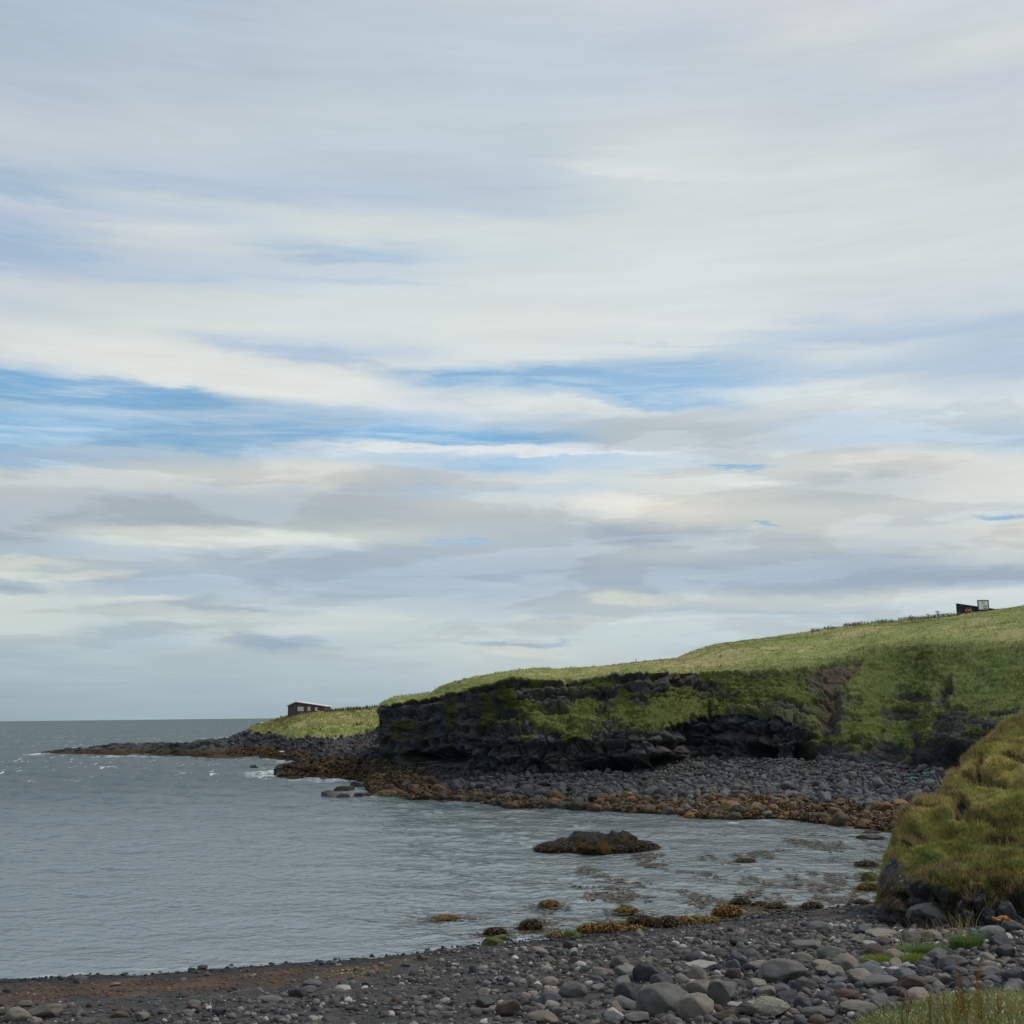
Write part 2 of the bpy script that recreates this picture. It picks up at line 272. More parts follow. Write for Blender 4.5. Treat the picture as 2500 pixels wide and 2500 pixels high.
M_GRASS = mat_attr('grass_blade', .7, 2.0, .15, 0, 0, .15, .3)
M_WEED = mat_attr('seaweed', .55, 5.0, .6, 1.0, 9.0, .3)

# ------------------------------------------------------------------ rocks
def ico(sub):
    bm = bmesh.new(); bmesh.ops.create_icosphere(bm, subdivisions=sub, radius=1); v = np.array([x.co[:] for x in bm.verts]); f = np.array([[w.index for w in x.verts] for x in bm.faces]); bm.free(); return v, f
ICO = {k: ico(k) for k in (1, 2, 3, 4, 5)}
def rock_unit(kind, seed, sub):
    v, f = ICO[sub]; rg = np.random.default_rng(seed); v = v.copy()
    if kind in ('angular', 'slab'):
        for _ in range(11 if kind == 'angular' else 8):
            n = rg.normal(size=3); n /= np.linalg.norm(n); d = rg.uniform(.5, .85); t = v@n; v = v - np.maximum(t-d, 0)[:, None]*n*.93
    else:
        for _ in range(7):
            n = rg.normal(size=3); n /= np.linalg.norm(n); d = rg.uniform(.6, .88); t = v@n; v = v - np.maximum(t-d, 0)[:, None]*n*.75
    o = seed*3.7; a = .14 if kind == 'round' else .13
    v = v*(1+a*fbm(v[:, 0]*1.1+o, v[:, 1]*1.1, v[:, 2]*1.1, 2, seed)+(.012 if kind == 'round' else .04)*fbm(v[:, 0]*5+o, v[:, 1]*5, v[:, 2]*5, 3 if sub > 3 else 1, seed+9, .6))[:, None]
    if kind == 'lump':
        v = v*(1+.22*fbm(v[:, 0]*2.3+o, v[:, 1]*2.3, v[:, 2]*2.3, 4, seed, .55))[:, None]
    v /= np.abs(v).max(0)
    return v, f
def scatter_rocks(name, pos, size, colr, kinds=('round', 'angular'), sub=2, mat=None, flat=.7, nvar=24, **props):
    """many loose rocks as one mesh; pos (n,3) base points, size (n,) half widths, colr (n,3)"""
    base = [rock_unit(kinds[i % len(kinds)], 100+i, sub) for i in range(nvar)]
    V, F, K = [], [], []; off = 0; n = len(pos); which = RNG.integers(0, nvar, n)
    for b in range(nvar):
        ids = np.where(which == b)[0]
        if not len(ids): continue
        v, f = base[b]; m = len(ids)
        sc = np.stack([RNG.uniform(.85, 1.25, m), RNG.uniform(.65, 1.0, m), RNG.uniform(.5, .85, m)*flat/.7], 1)*size[ids][:, None]
        rz = RNG.uniform(0, 6.283, m); tl = RNG.normal(0, .22, m)
        p = v[None]*sc[:, None, :]
        y, z = p[..., 1]*np.cos(tl)[:, None]-p[..., 2]*np.sin(tl)[:, None], p[..., 1]*np.sin(tl)[:, None]+p[..., 2]*np.cos(tl)[:, None]
        x, y = p[..., 0]*np.cos(rz)[:, None]-y*np.sin(rz)[:, None], p[..., 0]*np.sin(rz)[:, None]+y*np.cos(rz)[:, None]
        w = np.stack([x, y, z+(sc[:, 2]*.45)[:, None]], -1)+pos[ids][:, None, :]
        V.append(w.reshape(-1, 3)); F.append((f[None]+(off+np.arange(m)*len(v))[:, None, None]).reshape(-1, 3)); off += m*len(v)
        K.append(np.repeat(colr[ids], len(v), 0))
    me = mesh_np(name, np.concatenate(V), np.concatenate(F), np.concatenate(K)); return link(name, me, mat or M_ROCKS, **props)

def blades(name, pos, h, w, colr, lean=.35, flat=1.0, nrm=None, droop=None, mat=None, **props):
    """many grass blades as one mesh, each a tapering bent strip"""
    n = len(pos); a = RNG.uniform(0, 6.283, n); la = RNG.uniform(0, 6.283, n); l = np.abs(RNG.normal(0, lean, n))
    side = np.stack([np.cos(a), np.sin(a), np.zeros(n)], 1)*(w/2)[:, None]
    ld = np.stack([np.cos(la), np.sin(la), np.zeros(n)], 1)*l[:, None]
    if nrm is not None: ld = ld+nrm*.45
    if droop is not None: ld = ld+droop
    upv = np.array([0, 0, 1.0])[None]
    mid = pos+(upv*.6*flat+ld*.35)*h[:, None]; top = pos+(upv*.92*flat+ld*1.0)*h[:, None]
    if droop is not None: top = pos+(upv*(.75-.5*np.linalg.norm(droop, axis=1, keepdims=True))+ld*1.1)*h[:, None]
    V = np.stack([pos-side, pos+side, mid+side*.8, mid-side*.8, top+side*.12, top-side*.12], 1).reshape(-1, 3)
    i = np.arange(n)[:, None]*6
    F = np.concatenate([i+np.array([[0, 1, 2, 3]]), i+np.array([[3, 2, 4, 5]])]); K = np.repeat(colr, 6, 0).reshape(n, 6, 3)
    me = mesh_np(name, V, F, K.reshape(-1, 3)); return link(name, me, mat or M_GRASS, **props)

# ------------------------------------------------------------------ lofted land
def loft(xs, tab, du, rows, smooth=3, sm=14):
    """xs: station pixels; tab[k] = list over stations of (py, Y) for control line k. Returns P (nu,nv,3), pixel x and y of every vertex before relief, v index (control units)."""
    nu = int((xs[-1]-xs[0])/du)+1; u = np.linspace(xs[0], xs[-1], nu)
    ctl = []; pyc = []
    for line in tab:
        l = np.array(line, float); py = np.interp(u, xs, l[:, 0]); Y = np.interp(u, xs, l[:, 1])
        k = max(1, int(sm/du)); ker = np.hanning(2*k+3)[1:-1]; ker /= ker.sum()
        Y = np.convolve(np.pad(Y, k, mode='edge'), ker, 'valid'); 
        ctl.append(at_y(u, py, Y)); pyc.append(py)
    ctl = np.stack(ctl, 1); pyc = np.stack(pyc, 1); K = len(tab)
    v = np.concatenate([np.linspace(k, k+1, r, endpoint=False) for k, r in enumerate(rows)]+[[K-1.0]])
    i = np.minimum(v.astype(int), K-2); f = (v-i)
    P = ctl[:, i]*(1-f)[None, :, None]+ctl[:, i+1]*f[None, :, None]
    PY = pyc[:, i]*(1-f)+pyc[:, i+1]*f
    if smooth:
        Q = P.copy()
        for _ in range(smooth):
            Q[:, 1:-1] = (Q[:, :-2]+2*Q[:, 1:-1]+Q[:, 2:])/4
        P = Q
    return P, np.repeat(u[:, None], len(v), 1), PY, np.repeat(v[None], nu, 0)
def normals(P):
    du = np.gradient(P, axis=0); dv = np.gradient(P, axis=1); n = np.cross(du, dv); n /= np.linalg.norm(n, axis=-1, keepdims=True)+1e-9; return n
def ell(px, py, x, y, rx, ry, t=0):
    c, s = math.cos(R(t)), math.sin(R(t)); a = ((px-x)*c+(py-y)*s)/rx; b = (-(px-x)*s+(py-y)*c)/ry
    return 1-np.sqrt(a*a+b*b)
def mixc(a, b, f): return a*(1-f[..., None])+np.asarray(b)*f[..., None]
def Hz(x): return 1761-.0109*x

def py_of(px, Y, z):
    """image row of the point at pixel column px, depth Y and height z"""
    a = (px-1250.0)/FPX; k = (z-8.0)/Y; A = FW+a*RT
    b = (k*A[1]-A[2])/(UP[2]-k*UP[1]); return 1250-b*FPX
def Yz(px, py, z): return float(at_z(px, py, z)[0, 1])

# grass / rock colour sets (albedo)
G_LIT = np.array([.205, .228, .076]); G_DRY = np.array([.31, .275, .13]); G_DEEP = np.array([.052, .112, .026]); G_MOSS = np.array([.100, .125, .028])
ROCK = np.array([.034, .041, .045]); ROCKB = np.array([.075, .064, .055]); SOIL = np.array([.066, .049, .031]); WEEDC = np.array([.088, .050, .015]); WEEDD = np.array([.036, .027, .013])

# ================================================================== main headland
XA = [926, 927, 960, 1050, 1150, 1250, 1340, 1400, 1500, 1600, 1700, 1800, 1900, 1987, 2060, 2112, 2205, 2300, 2420, 2560, 2800, 3500]
yW = [1949, 1949, 1949, 1951, 1960, 1968, 1972, 1973, 1979, 1986, 1995, 1999, 2001, 2007, 2014, 2020, 2038, 2050, 2060, 2070, 2090, 2135]
yB = [1868, 1868, 1870, 1878, 1886, 1891, 1890, 1888, 1884, 1880, 1850, 1852, 1857, 1859, 1862, 1864, 1866, 1884, 1890, 1900, 1920, 1960]
zB = [2.2, 2.2, 2.2, 2.1, 2.0, 2.0, 2.0, 2.1, 2.3, 2.6, 3.3, 3.4, 3.4, 3.3, 3.3, 3.3, 3.2, 3.2, 3.2, 3.2, 3.2, 3.2]
y3 = [1800, 1800, 1800, 1800, 1800, 1790, 1786, 1790, 1784, 1784, 1745, 1742, 1745, 1790, 1806, 1810, 1800, 1790, 1770, 1790, 1820, 1870]
y4 = [1750, 1750, 1750, 1740, 1738, 1735, 1728, 1710, 1712, 1702, 1696, 1690, 1684, 1690, 1680, 1690, 1690, 1690, 1690, 1700, 1710, 1730]
y5 = [1723, 1722, 1717, 1704, 1680, 1658, 1659, 1661, 1649, 1642, 1644, 1637, 1634, 1624, 1603, 1585, 1578, 1574, 1570, 1570, 1570, 1560]
yK = [1720, 1718, 1703, 1692, 1665, 1645, 1639, 1636, 1625, 1613, 1587, 1566, 1553, 1540, 1529, 1523, 1514, 1505, 1490, 1470, 1430, 1330]
d3 = [.8, .8, .8, .8, .8, 1, 1.5, 1.5, 1.5, 1.5, 1.2, 1.2, 1.2, 2, 4, 5, 5, 5, 4, 4, 4, 4]
d4 = [1.8, 1.8, 1.8, 2, 2, 3, 5, 7, 7.5, 8, 7, 7, 8, 10, 13, 15, 16, 17, 18, 18, 18, 18]
d5 = [3, 3, 3, 3.5, 4, 5, 7, 9, 9.5, 10, 10, 12, 14, 18, 25, 31, 34, 35, 36, 36, 36, 36]
dK = [12, 12, 14, 20, 24, 30, 38, 42, 48, 56, 78, 88, 95, 102, 106, 110, 114, 118, 122, 126, 130, 130]
dB = [10, 0]+[0]*20
for _x, _k in ((1652, 1607.5), (1676, 1596), (1745, 1573)):
    _i = next(q for q, v_ in enumerate(XA) if v_ > _x)
    for _l in (yW, yB, zB, y3, y4, y5, yK, d3, d4, d5, dK): _l.insert(_i, float(np.interp(_x, XA, _l)))
    XA.insert(_i, _x); yK[_i] = _k
n = len(XA); lines = [[] for _ in range(10)]
for i, x in enumerate(XA):
    Y0 = Yz(x, yW[i], 0); base = Yz(x, yB[i], zB[i])
    if i == 0: Y0 += 0
    lines[0].append((py_of(x, Y0-4, -1.2), Y0-4)); lines[1].append((yW[i], Y0))
    Y1 = Y0+(base-Y0)*.42; lines[2].append((py_of(x, Y1, zB[i]*.36), Y1))
    lines[3].append((yB[i], base)); lines[4].append((y3[i], base+d3[i])); lines[5].append((y4[i], base+d4[i])); lines[6].append((y5[i], base+d5[i]))
    ym = y5[i]+(yK[i]-y5[i])*.42; lines[7].append((ym, base+d5[i]+(dK[i]-d5[i])*.28)); lines[8].append((yK[i], base+dK[i]))
    Yb = base+dK[i]+60; zk = float(at_y(x, yK[i], base+dK[i])[0, 2]); lines[9].append((py_of(x, Yb, max(zk*.35-3, -1.5)), Yb))
P, PX, PY, VV = loft(XA, lines, 1.7, [3, 34, 46, 90, 70, 60, 50, 50, 8], 2, 55)
A_base = P.copy()
nr = normals(P)
X, Y, Z = P[..., 0], P[..., 1], P[..., 2]
w1 = fbm(X*.12, Y*.12, Z*.3, 4, 3); w2 = fbm(X*.6, Y*.6, Z*.9, 4, 9)
# where turf grows
crack = np.interp(PX, XA, y5)+4*w2
gm = sst(3, -3, PY-crack)                                        # above the cliff edge
PATCH = [(1612,1738,135,34,-3),(1345,1760,62,24,8),(1422,1740,40,36,-30),(1530,1700,40,22,10),(1640,1690,60,14,-5),(1850,1682,125,36,-3),(1770,1660,70,20,0),(1935,1700,60,22,10),
         (2185,1655,135,82,10),(2420,1650,150,115,0),(2300,1620,110,55,0),(2080,1785,92,24,-14),(2150,1735,90,22,0),(2275,1765,50,46,-48),(2195,1820,38,62,0),(2120,1830,40,20,0),(1400,1795,40,12,0),
         (1240,1700,40,20,30),(1190,1730,22,40,0),(1000,1770,50,10,0),(1100,1735,14,44,0),(1280,1720,50,18,0),(1480,1668,60,10,0),(1560,1680,50,12,0),(2400,1780,60,20,20),(1290,1800,26,10,0),(980,1800,60,7,0),(1725,1722,60,14,0)]
pat = np.full(PX.shape, -9.0)
for p in PATCH: pat = np.maximum(pat, ell(PX, PY, *p)*min(p[2], p[3])/22)
gm = np.maximum(gm, sst(-.22, .16, pat+.55*w2+.3*w1+.22*fbm(X*2.4, Y*2.4, Z*3, 3, 16)-.08))
ledge = sst(.44, .66, nr[..., 2]+.5*w2)*sst(3.4, 4.2, VV)
moss = sst(.10, .42, w2+.5*w1-.12-.12*(PX < 1250))*sst(3.75, 4.3, VV)*np.where(PX > 1700, .9, np.where(PX < 1300, .55, .8))
HOLE = [(1345,1705,60,20,4),(1478,1692,34,14,0),(1700,1668,46,9,4),(1775,1698,44,8,6),(1930,1722,44,12,6),(1560,1712,26,10,20),(1840,1655,50,6,4),(2305,1695,22,34,20),(2240,1706,50,12,6),(2320,1800,40,60,-20),(2400,1830,110,40,-8),(2215,1750,70,10,6),(2030,1742,26,62,4),(2340,1745,30,14,0),(1555,1655,60,5,-4),(2440,1745,50,9,-10),(2190,1745,60,12,4),(2400,1770,60,14,12),(2160,1840,60,26,0),(1280,1685,16,10,0),(1900,1705,40,6,8),(1620,1668,60,7,-2)]
hol = np.full(PX.shape, -9.0)
for p in HOLE: hol = np.maximum(hol, ell(PX, PY, *p)*min(p[2], p[3])/22)
hm = sst(-.1, .12, hol+.4*w2+.2*w1)
gm = gm*(1-hm)*sst(2.9, 3.25, VV)
soil = sst(-.1, .15, np.maximum.reduce([ell(PX, PY, 2035, 1652, 74, 32, -18), ell(PX, PY, 2026, 1715, 30, 50, 8), ell(PX, PY, 1640, 1652, 50, 8, 0)])+.6*w2+.3*w1-.1)*sst(0, -4, crack-PY)*sst(3.2, 3.5, VV)
gm = gm*(1-soil)
gmm = np.clip(gm+(ledge*.55+moss*.5)*(1-soil)*(1-.8*hm), 0, 1)
rock = 1-gm
# relief: blocky basalt where bare, hummocks where grassed, caves along the foot of the wall
wall = sst(2.95, 3.1, VV)
w3 = fbm(X*2.6, Y*2.6, Z*3.2, 3, 15); beds = Z*.34+.35*fbm(X*.06, Y*.06, Z*.1, 2, 31)
c1, f1, f2 = cells(X*.42+.3*w1, Y*.25, beds*1.5, 5); c2, g1, g2 = cells(X*1.25+.4*w1, Y*.7, Z*1.0, 8); c3, h1, h2 = cells(X*2.8, Y*2, Z*2.4, 12)
rel = (c1-.5)*1.0+(c2-.5)*.5+(c3-.5)*.26-.5*sst(.16, .0, f2-f1)-.25*sst(.14, 0, g2-g1)+.35*w2
rel += .34*np.sin(beds*11+1.2*w1)*sst(3, 3.4, VV)
cave = np.zeros(PX.shape)
for p in [(1095,1845,60,26,0),(1180,1838,16,18,0),(1500,1868,110,20,0),(1850,1842,60,40,0),(1960,1835,34,34,0),(2330,1850,60,34,0),(1690,1800,10,60,0),(1610,1862,60,22,0),(2420,1870,90,30,0),(1010,1848,50,16,0),(1870,1790,12,40,0),(1727,1760,7,50,5)]:
    cave = np.maximum(cave, sst(0, .8, ell(PX, PY, *p)+.3*w2))
up_soft = sst(5.9, 6.6, VV)
disp = rock*wall*rel*(1-.9*up_soft)*(.75+.15*sst(4.0, 3.4, VV))*(1-.5*sst(1950, 2050, PX)) - cave*3.2*wall*(1-up_soft)
hum = .26*fbm(X*.4, Y*.4, Z*.9, 3, 44)+.10*fbm(X*1.8, Y*1.8, Z*2.4, 3, 47)
disp += gm*wall*(hum*np.where(VV < 6, 1.9, 1.0)*sst(8.0, 7.4, VV)*1.0+.1)
turfstep = sst(0, 7, PY-crack)*sst(22, 9, PY-crack)*(1-sst(2120, 2150, PX))    # turf overhangs the break below it
disp -= turfstep*.7*np.clip(.55+1.6*w2+.9*w1, 0, 1.6)
disp -= 1.3*sst(0, 1, ell(PX, PY, 2300, 1690, 26, 60, 18)+.2*w1)*wall+1.0*sst(0, 1, ell(PX, PY, 2025, 1740, 34, 80, 4)+.2*w2)*wall
disp += (1-wall)*(.25*w2+.3*w1)*sst(.9, 1.4, VV)
edge_x = sst(926, 940, PX); disp = disp*edge_x
P = P+nr*disp[..., None]; P[..., 0] += .9*(w2+w3*.5)*sst(975, 930, PX)*sst(3, 3.3, VV)*sst(5.9, 5.6, VV)
und = 1.3*fbm(X*.05, Y*.05, 0*Z, 3, 77)*sst(6.2, 7, VV)*sst(8, 7.2, VV); P[..., 2] += und*1.2
# colours
rc = mixc(np.broadcast_to(ROCK, P.shape), ROCKB, np.clip(.5*(c1+c2)-.25+.5*w1, 0, 1)); rc = rc*(.6+.8*(.5*c2+.5*c3))[..., None]
rc = mixc(rc, SOIL*.9, sst(.15, .5, w1)*.35*sst(3.6, 4.2, VV))
tan = sst(1700, 2250, PX)*sst(4.2, 3.9, VV)*.4; rc = mixc(rc, ROCKB, tan*sst(-.2, .4, w2))
rc = mixc(rc, SOIL*(.8+.5*c2[..., None]), soil*.85)
dk = fbm(X*.08, Y*.05, Z*.1, 4, 91)
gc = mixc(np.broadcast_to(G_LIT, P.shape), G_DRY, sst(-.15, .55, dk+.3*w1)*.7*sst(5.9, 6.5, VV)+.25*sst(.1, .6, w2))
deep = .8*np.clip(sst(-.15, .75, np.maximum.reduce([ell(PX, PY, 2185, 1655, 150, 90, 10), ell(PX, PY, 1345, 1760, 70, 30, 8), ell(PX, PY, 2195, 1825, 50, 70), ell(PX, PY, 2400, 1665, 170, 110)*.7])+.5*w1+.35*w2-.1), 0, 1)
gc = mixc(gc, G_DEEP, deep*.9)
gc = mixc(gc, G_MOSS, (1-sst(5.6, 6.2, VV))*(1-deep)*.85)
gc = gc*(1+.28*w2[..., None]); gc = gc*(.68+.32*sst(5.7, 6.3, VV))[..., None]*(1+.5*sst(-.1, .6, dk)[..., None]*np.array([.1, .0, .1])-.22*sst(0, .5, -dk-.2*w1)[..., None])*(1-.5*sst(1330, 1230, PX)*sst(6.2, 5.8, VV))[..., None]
rc = rc*(1-.35*sst(2080, 2180, PX))[..., None]; far_l = mixc(rc, gc, gmm)
bc = mixc(np.broadcast_to(np.array([.034, .033, .034]), P.shape), ROCKB, sst(0, .6, w2)*.4)
wl = np.clip(sst(1.85, 1.4, VV+.35*w1+.3*w2), 0, 1); bc = mixc(bc, WEEDC*(.6+.5*c2[..., None]), wl*.8)
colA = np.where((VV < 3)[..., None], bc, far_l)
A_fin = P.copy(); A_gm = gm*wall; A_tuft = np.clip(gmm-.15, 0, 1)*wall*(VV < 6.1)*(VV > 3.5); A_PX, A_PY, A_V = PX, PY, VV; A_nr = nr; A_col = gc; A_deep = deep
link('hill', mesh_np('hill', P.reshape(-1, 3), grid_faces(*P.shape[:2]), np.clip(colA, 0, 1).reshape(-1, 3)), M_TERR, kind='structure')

# ================================================================== far point with its reef
XB = [88, 96, 150, 224, 279, 350, 424, 442, 512, 559, 601, 610, 640, 666, 700, 727, 795, 862, 925, 1000, 1100, 1250]
bW = [1839, 1841, 1842, 1843, 1843, 1843, 1845, 1847, 1851, 1850, 1850, 1850, 1852, 1854, 1858, 1862, 1866, 1866, 1866, 1866, 1866, 1866]
bT = [1838.5, 1836, 1833, 1827, 1820, 1818, 1816, 1819, 1808, 1805, 1791, 1787, 1794, 1799, 1803, 1804, 1804, 1802, 1777, 1777, 1777, 1777]     # top of bare rock / foot of turf
bM = [1838.5, 1836, 1833, 1827, 1820, 1818, 1816, 1819, 1808, 1804, 1789, 1782, 1778, 1778, 1776, 1774, 1770, 1765, 1752, 1750, 1740, 1720]
bK = [1838.5, 1836, 1833, 1827, 1820, 1818, 1816, 1819, 1808, 1804, 1788, 1777, 1766, 1758, 1747, 1743, 1737, 1731, 1727, 1722, 1712, 1690]
eT = [1, 2, 5, 8, 10, 10, 10, 10, 16, 20, 22, 22, 24, 24, 24, 26, 28, 30, 40, 45, 50, 50]
eM = [1.5, 3, 7, 11, 13, 13, 13, 13, 20, 25, 28, 28, 34, 36, 38, 40, 42, 44, 52, 56, 60, 60]
eK = [2, 4, 8, 13, 15, 15, 15, 15, 23, 29, 34, 36, 46, 54, 62, 64, 66, 68, 72, 74, 76, 76]
lines = [[] for _ in range(7)]
for i, x in enumerate(XB):
    Y0 = Yz(x, bW[i], 0)
    lines[0].append((py_of(x, Y0-5, -1.2), Y0-5)); lines[1].append((bW[i], Y0))
    zt = float(at_y(x, bT[i], Y0+eT[i])[0, 2]); Ym = Y0+eT[i]*.45; lines[2].append((py_of(x, Ym, zt*.38), Ym))
    lines[3].append((bT[i], Y0+eT[i])); lines[4].append((bM[i], Y0+eM[i])); lines[5].append((bK[i], Y0+eK[i]))
    zk = float(at_y(x, bK[i], Y0+eK[i])[0, 2]); Yb = Y0+eK[i]+(14 if x < 600 else 60); lines[6].append((py_of(x, Yb, -1.5), Yb))
P, PX, PY, VV = loft(XB, lines, 1.5, [3, 26, 36, 36, 36, 6], 1)
nr = normals(P); X, Y, Z = P[..., 0], P[..., 1], P[..., 2]
w1 = fbm(X*.08, Y*.08, Z*.2, 4, 13); w2 = fbm(X*.4, Y*.4, Z*.6, 4, 19)
gm = sst(-.05, .1, (VV-3)+.25*w2)*sst(596, 612, PX+8*w2)
c1, f1, f2 = cells(X*.35, Y*.3, Z*.7, 25); c2, g1, g2 = cells(X*.9, Y*.7, Z*1.2, 28)
amp = sst(.9, 1.5, VV)*sst(6, 5, VV)*sst(88, 130, PX)
near_cliff = sst(560, 640, PX)*sst(2.3, 2.9, VV)*sst(3.2, 2.9, VV)
P = P+nr*((1-gm)*amp*((c1-.5)*1.1+(c2-.5)*.6+.4*w2+.2)*np.where(PX > 600, 1.0, .6)+gm*(.45*w1+.2*w2)*sst(5, 4.6, VV))[..., None]
rc = mixc(np.broadcast_to(ROCK*1.05, P.shape), ROCKB*.9, np.clip(c2*.6+.3*w1, 0, 1))*(.6+.8*c2)[..., None]
wl = sst(2.25, 1.75, VV+.3*w1+.2*w2); rc = mixc(rc, WEEDC*.65*(.6+.6*c1[..., None]), wl*.8)
dk = fbm(X*.05, Y*.04, Z*.1, 4, 95); dd = sst(-.1, .5, dk)
gc = mixc(np.broadcast_to(G_LIT*1.15, P.shape), G_DRY, dd*.75); gc = mixc(gc, np.array([.15, .11, .055]), sst(.15, .6, -dk+.3*w1)*.35); gc = gc*(1+.25*w2[..., None])
gc = mixc(gc, SOIL, sst(860, 900, PX)*sst(3.3, 3.0, VV)*.8)
colB = mixc(rc, gc, gm); B_fin = P.copy(); B_gm = gm; B_V = VV; B_PX = PX; B_col = gc; B_nr = nr
link('headland', mesh_np('headland', P.reshape(-1, 3), grid_faces(*P.shape[:2]), np.clip(colB, 0, 1).reshape(-1, 3)), M_TERR, kind='structure')

# ================================================================== rocky apron between the two
XC = [668, 690, 717, 745, 780, 820, 862, 895, 908, 940, 1000, 1060]
cF = [1891, 1897, 1902, 1903, 1906, 1905, 1905, 1913, 1946, 1949, 1950, 1952]
cB = [1888, 1880, 1868, 1856, 1848, 1842, 1838, 1836, 1836, 1840, 1850, 1860]
cz = [.15, .5, .8, 1.5, 1.9, 2.2, 2.4, 2.6, 2.8, 2.6, 2.4, 2.3]
lines = [[] for _ in range(5)]
for i, x in enumerate(XC):
    Y0 = Yz(x, cF[i], 0); Y2 = Yz(x, cB[i], cz[i]); lines[0].append((py_of(x, Y0-4, -1.2), Y0-4)); lines[1].append((cF[i], Y0))
    Ym = Y0+(Y2-Y0)*.4; lines[2].append((py_of(x, Ym, cz[i]*.6), Ym)); lines[3].append((cB[i], Y2)); lines[4].append((py_of(x, Y2+14, -1.0), Y2+14))
P, PX, PY, VV = loft(XC, lines, 1.5, [3, 40, 50, 8], 1)
nr = normals(P); X, Y, Z = P[..., 0], P[..., 1], P[..., 2]
w2 = fbm(X*.35, Y*.25, Z*.6, 4, 119); c1, f1, f2 = cells(X*.32, Y*.2, Z*.6, 125); c2, g1, g2 = cells(X*.9, Y*.7, Z*1.2, 128)
P = P+nr*((c1-.5)*1.3+(c2-.5)*.6+.5*w2)[..., None]*(sst(.95, 1.5, VV)*sst(668, 690, PX))[..., None]
rc = mixc(np.broadcast_to(ROCK*1.05, P.shape), ROCKB*.8, c2*.6)*(.6+.8*c2)[..., None]
rc = mixc(rc, WEEDC*.8*(.5+.7*c1[..., None]), sst(-.2, .3, w2+.9*(2.3-VV)))
link('rock_shelf', mesh_np('rock_shelf', P.reshape(-1, 3), grid_faces(*P.shape[:2]), np.clip(rc, 0, 1).reshape(-1, 3)), M_TERR, kind='structure'); C_fin = P.copy(); C_V = VV

# ================================================================== near beach
_sp = np.array([at_z(x, y, 0)[0, :2] for x, y in [(-900, 2470), (0, 2397), (250, 2381), (492, 2368), (840, 2345), (1165, 2307), (1300, 2295), (1423, 2284), (1600, 2262), (1780, 2247), (1950, 2225), (2148, 2200)]])
_sp = np.vstack([[-90, _sp[0, 1]-14], _sp, [19, 62], [26, 84], [40, 104], [120, 130]])
def Yshore(X): return np.interp(X, _sp[:, 0], _sp[:, 1])
def beachz(X, Y):
    s = Yshore(X)-Y; z = .072*s
    z = np.where(s > 20, 1.44+.045*(s-20), z); z = np.minimum(z, 2.6)
    return z + np.where(s > 1, .10, .03)*noise3(X*.18, Y*.25, 0*X, 201) + .05*noise3(X*.6, Y*.7, 0*X, 203)*sst(0, 3, s)
def on_beach(px, py):
    z = 0.8
    for _ in range(25):
        p = at_z(px, py, z)[0]; z = .5*z+.5*float(beachz(np.array([p[0]]), np.array([p[1]]))[0])
    return p
gx = np.concatenate([np.linspace(-90, -20, 70, endpoint=False), np.linspace(-20, 22, 640), np.linspace(22.3, 120, 120)])
gt = np.concatenate([np.linspace(0, .96, 300, endpoint=False), np.linspace(.96, 1.0, 60)])
GX = np.repeat(gx[:, None], len(gt), 1); YS = Yshore(gx)[:, None]
GY = 4+(YS+6-4)*np.linspace(0, 1, 460)[None]; GX = np.repeat(gx[:, None], 460, 1)
GZ = beachz(GX, GY); s = YS-GY
w = fbm(GX*.7, GY*.9, 0*GX, 4, 211); wf = fbm(GX*4, GY*4, 0*GX, 3, 215)
GZ = GZ+.03*w+.02*wf
col = mixc(np.broadcast_to(np.array([.040, .040, .039]), GX.shape+(3,)), np.array([.070, .066, .060]), sst(-.2, .6, w))*(1+.5*wf[..., None])
wet = sst(3.2, .6, s+.8*w); col = mixc(col, np.array([.022, .023, .025]), wet*.85)
rust = sst(.0, .5, ell(GX, GY, -14, 33.6, 9, 1.7, 8)*1.3+.5*w+.3*wf); 
def rust_mask(X, Y):
    s = Yshore(X)-Y; return sst(-2, -6, X)*sst(1.2, 2.4, s)*sst(6.6, 4.4, s)
rust = np.clip(rust_mask(GX, GY)*sst(-.45, .35, w+.5*wf), 0, 1); col = mixc(col, np.array([.095, .050, .027]), rust*.6*sst(-.5, .3, w+wf))
link('beach', mesh_np('beach', np.stack([GX, GY, GZ], -1).reshape(-1, 3), grid_faces(*GX.shape), np.clip(col, 0, 1).reshape(-1, 3)), M_BEACH, kind='structure')

# ================================================================== right bluff
XD = [2146, 2149, 2156, 2174, 2200, 2245, 2297, 2329, 2375, 2420, 2460, 2500, 2600, 2750, 2950]
dT = [2180, 2135, 2100, 2057, 2018, 1956, 1926, 1865, 1826, 1793, 1766, 1742, 1690, 1620, 1540]        # silhouette
dM = [2190, 2150, 2130, 2105, 2080, 2050, 2030, 1990, 1965, 1945, 1925, 1905, 1880, 1840, 1790]        # half way up the turf
dR = [2205, 2190, 2180, 2168, 2160, 2150, 2145, 2140, 2140, 2142, 2145, 2150, 2150, 2140, 2130]        # foot of turf
dB_ = [2254, 2256, 2258, 2262, 2266, 2270, 2272, 2272, 2270, 2266, 2262, 2258, 2250, 2240, 2230]
oR = [.3, .4, .5, .7, .9, 1.1, 1.2, 1.3, 1.3, 1.4, 1.5, 1.6, 1.6, 1.6, 1.6]
oM = [.5, .9, 1.3, 2.0, 2.6, 3.6, 4.4, 5.3, 6.0, 6.6, 7.2, 7.8, 8.5, 9, 10]
oT = [.8, 1.6, 2.4, 4.0, 5.5, 7.5, 9.2, 11.5, 13, 14.3, 15.5, 16.5, 18.5, 21, 24]
lines = [[] for _ in range(7)]
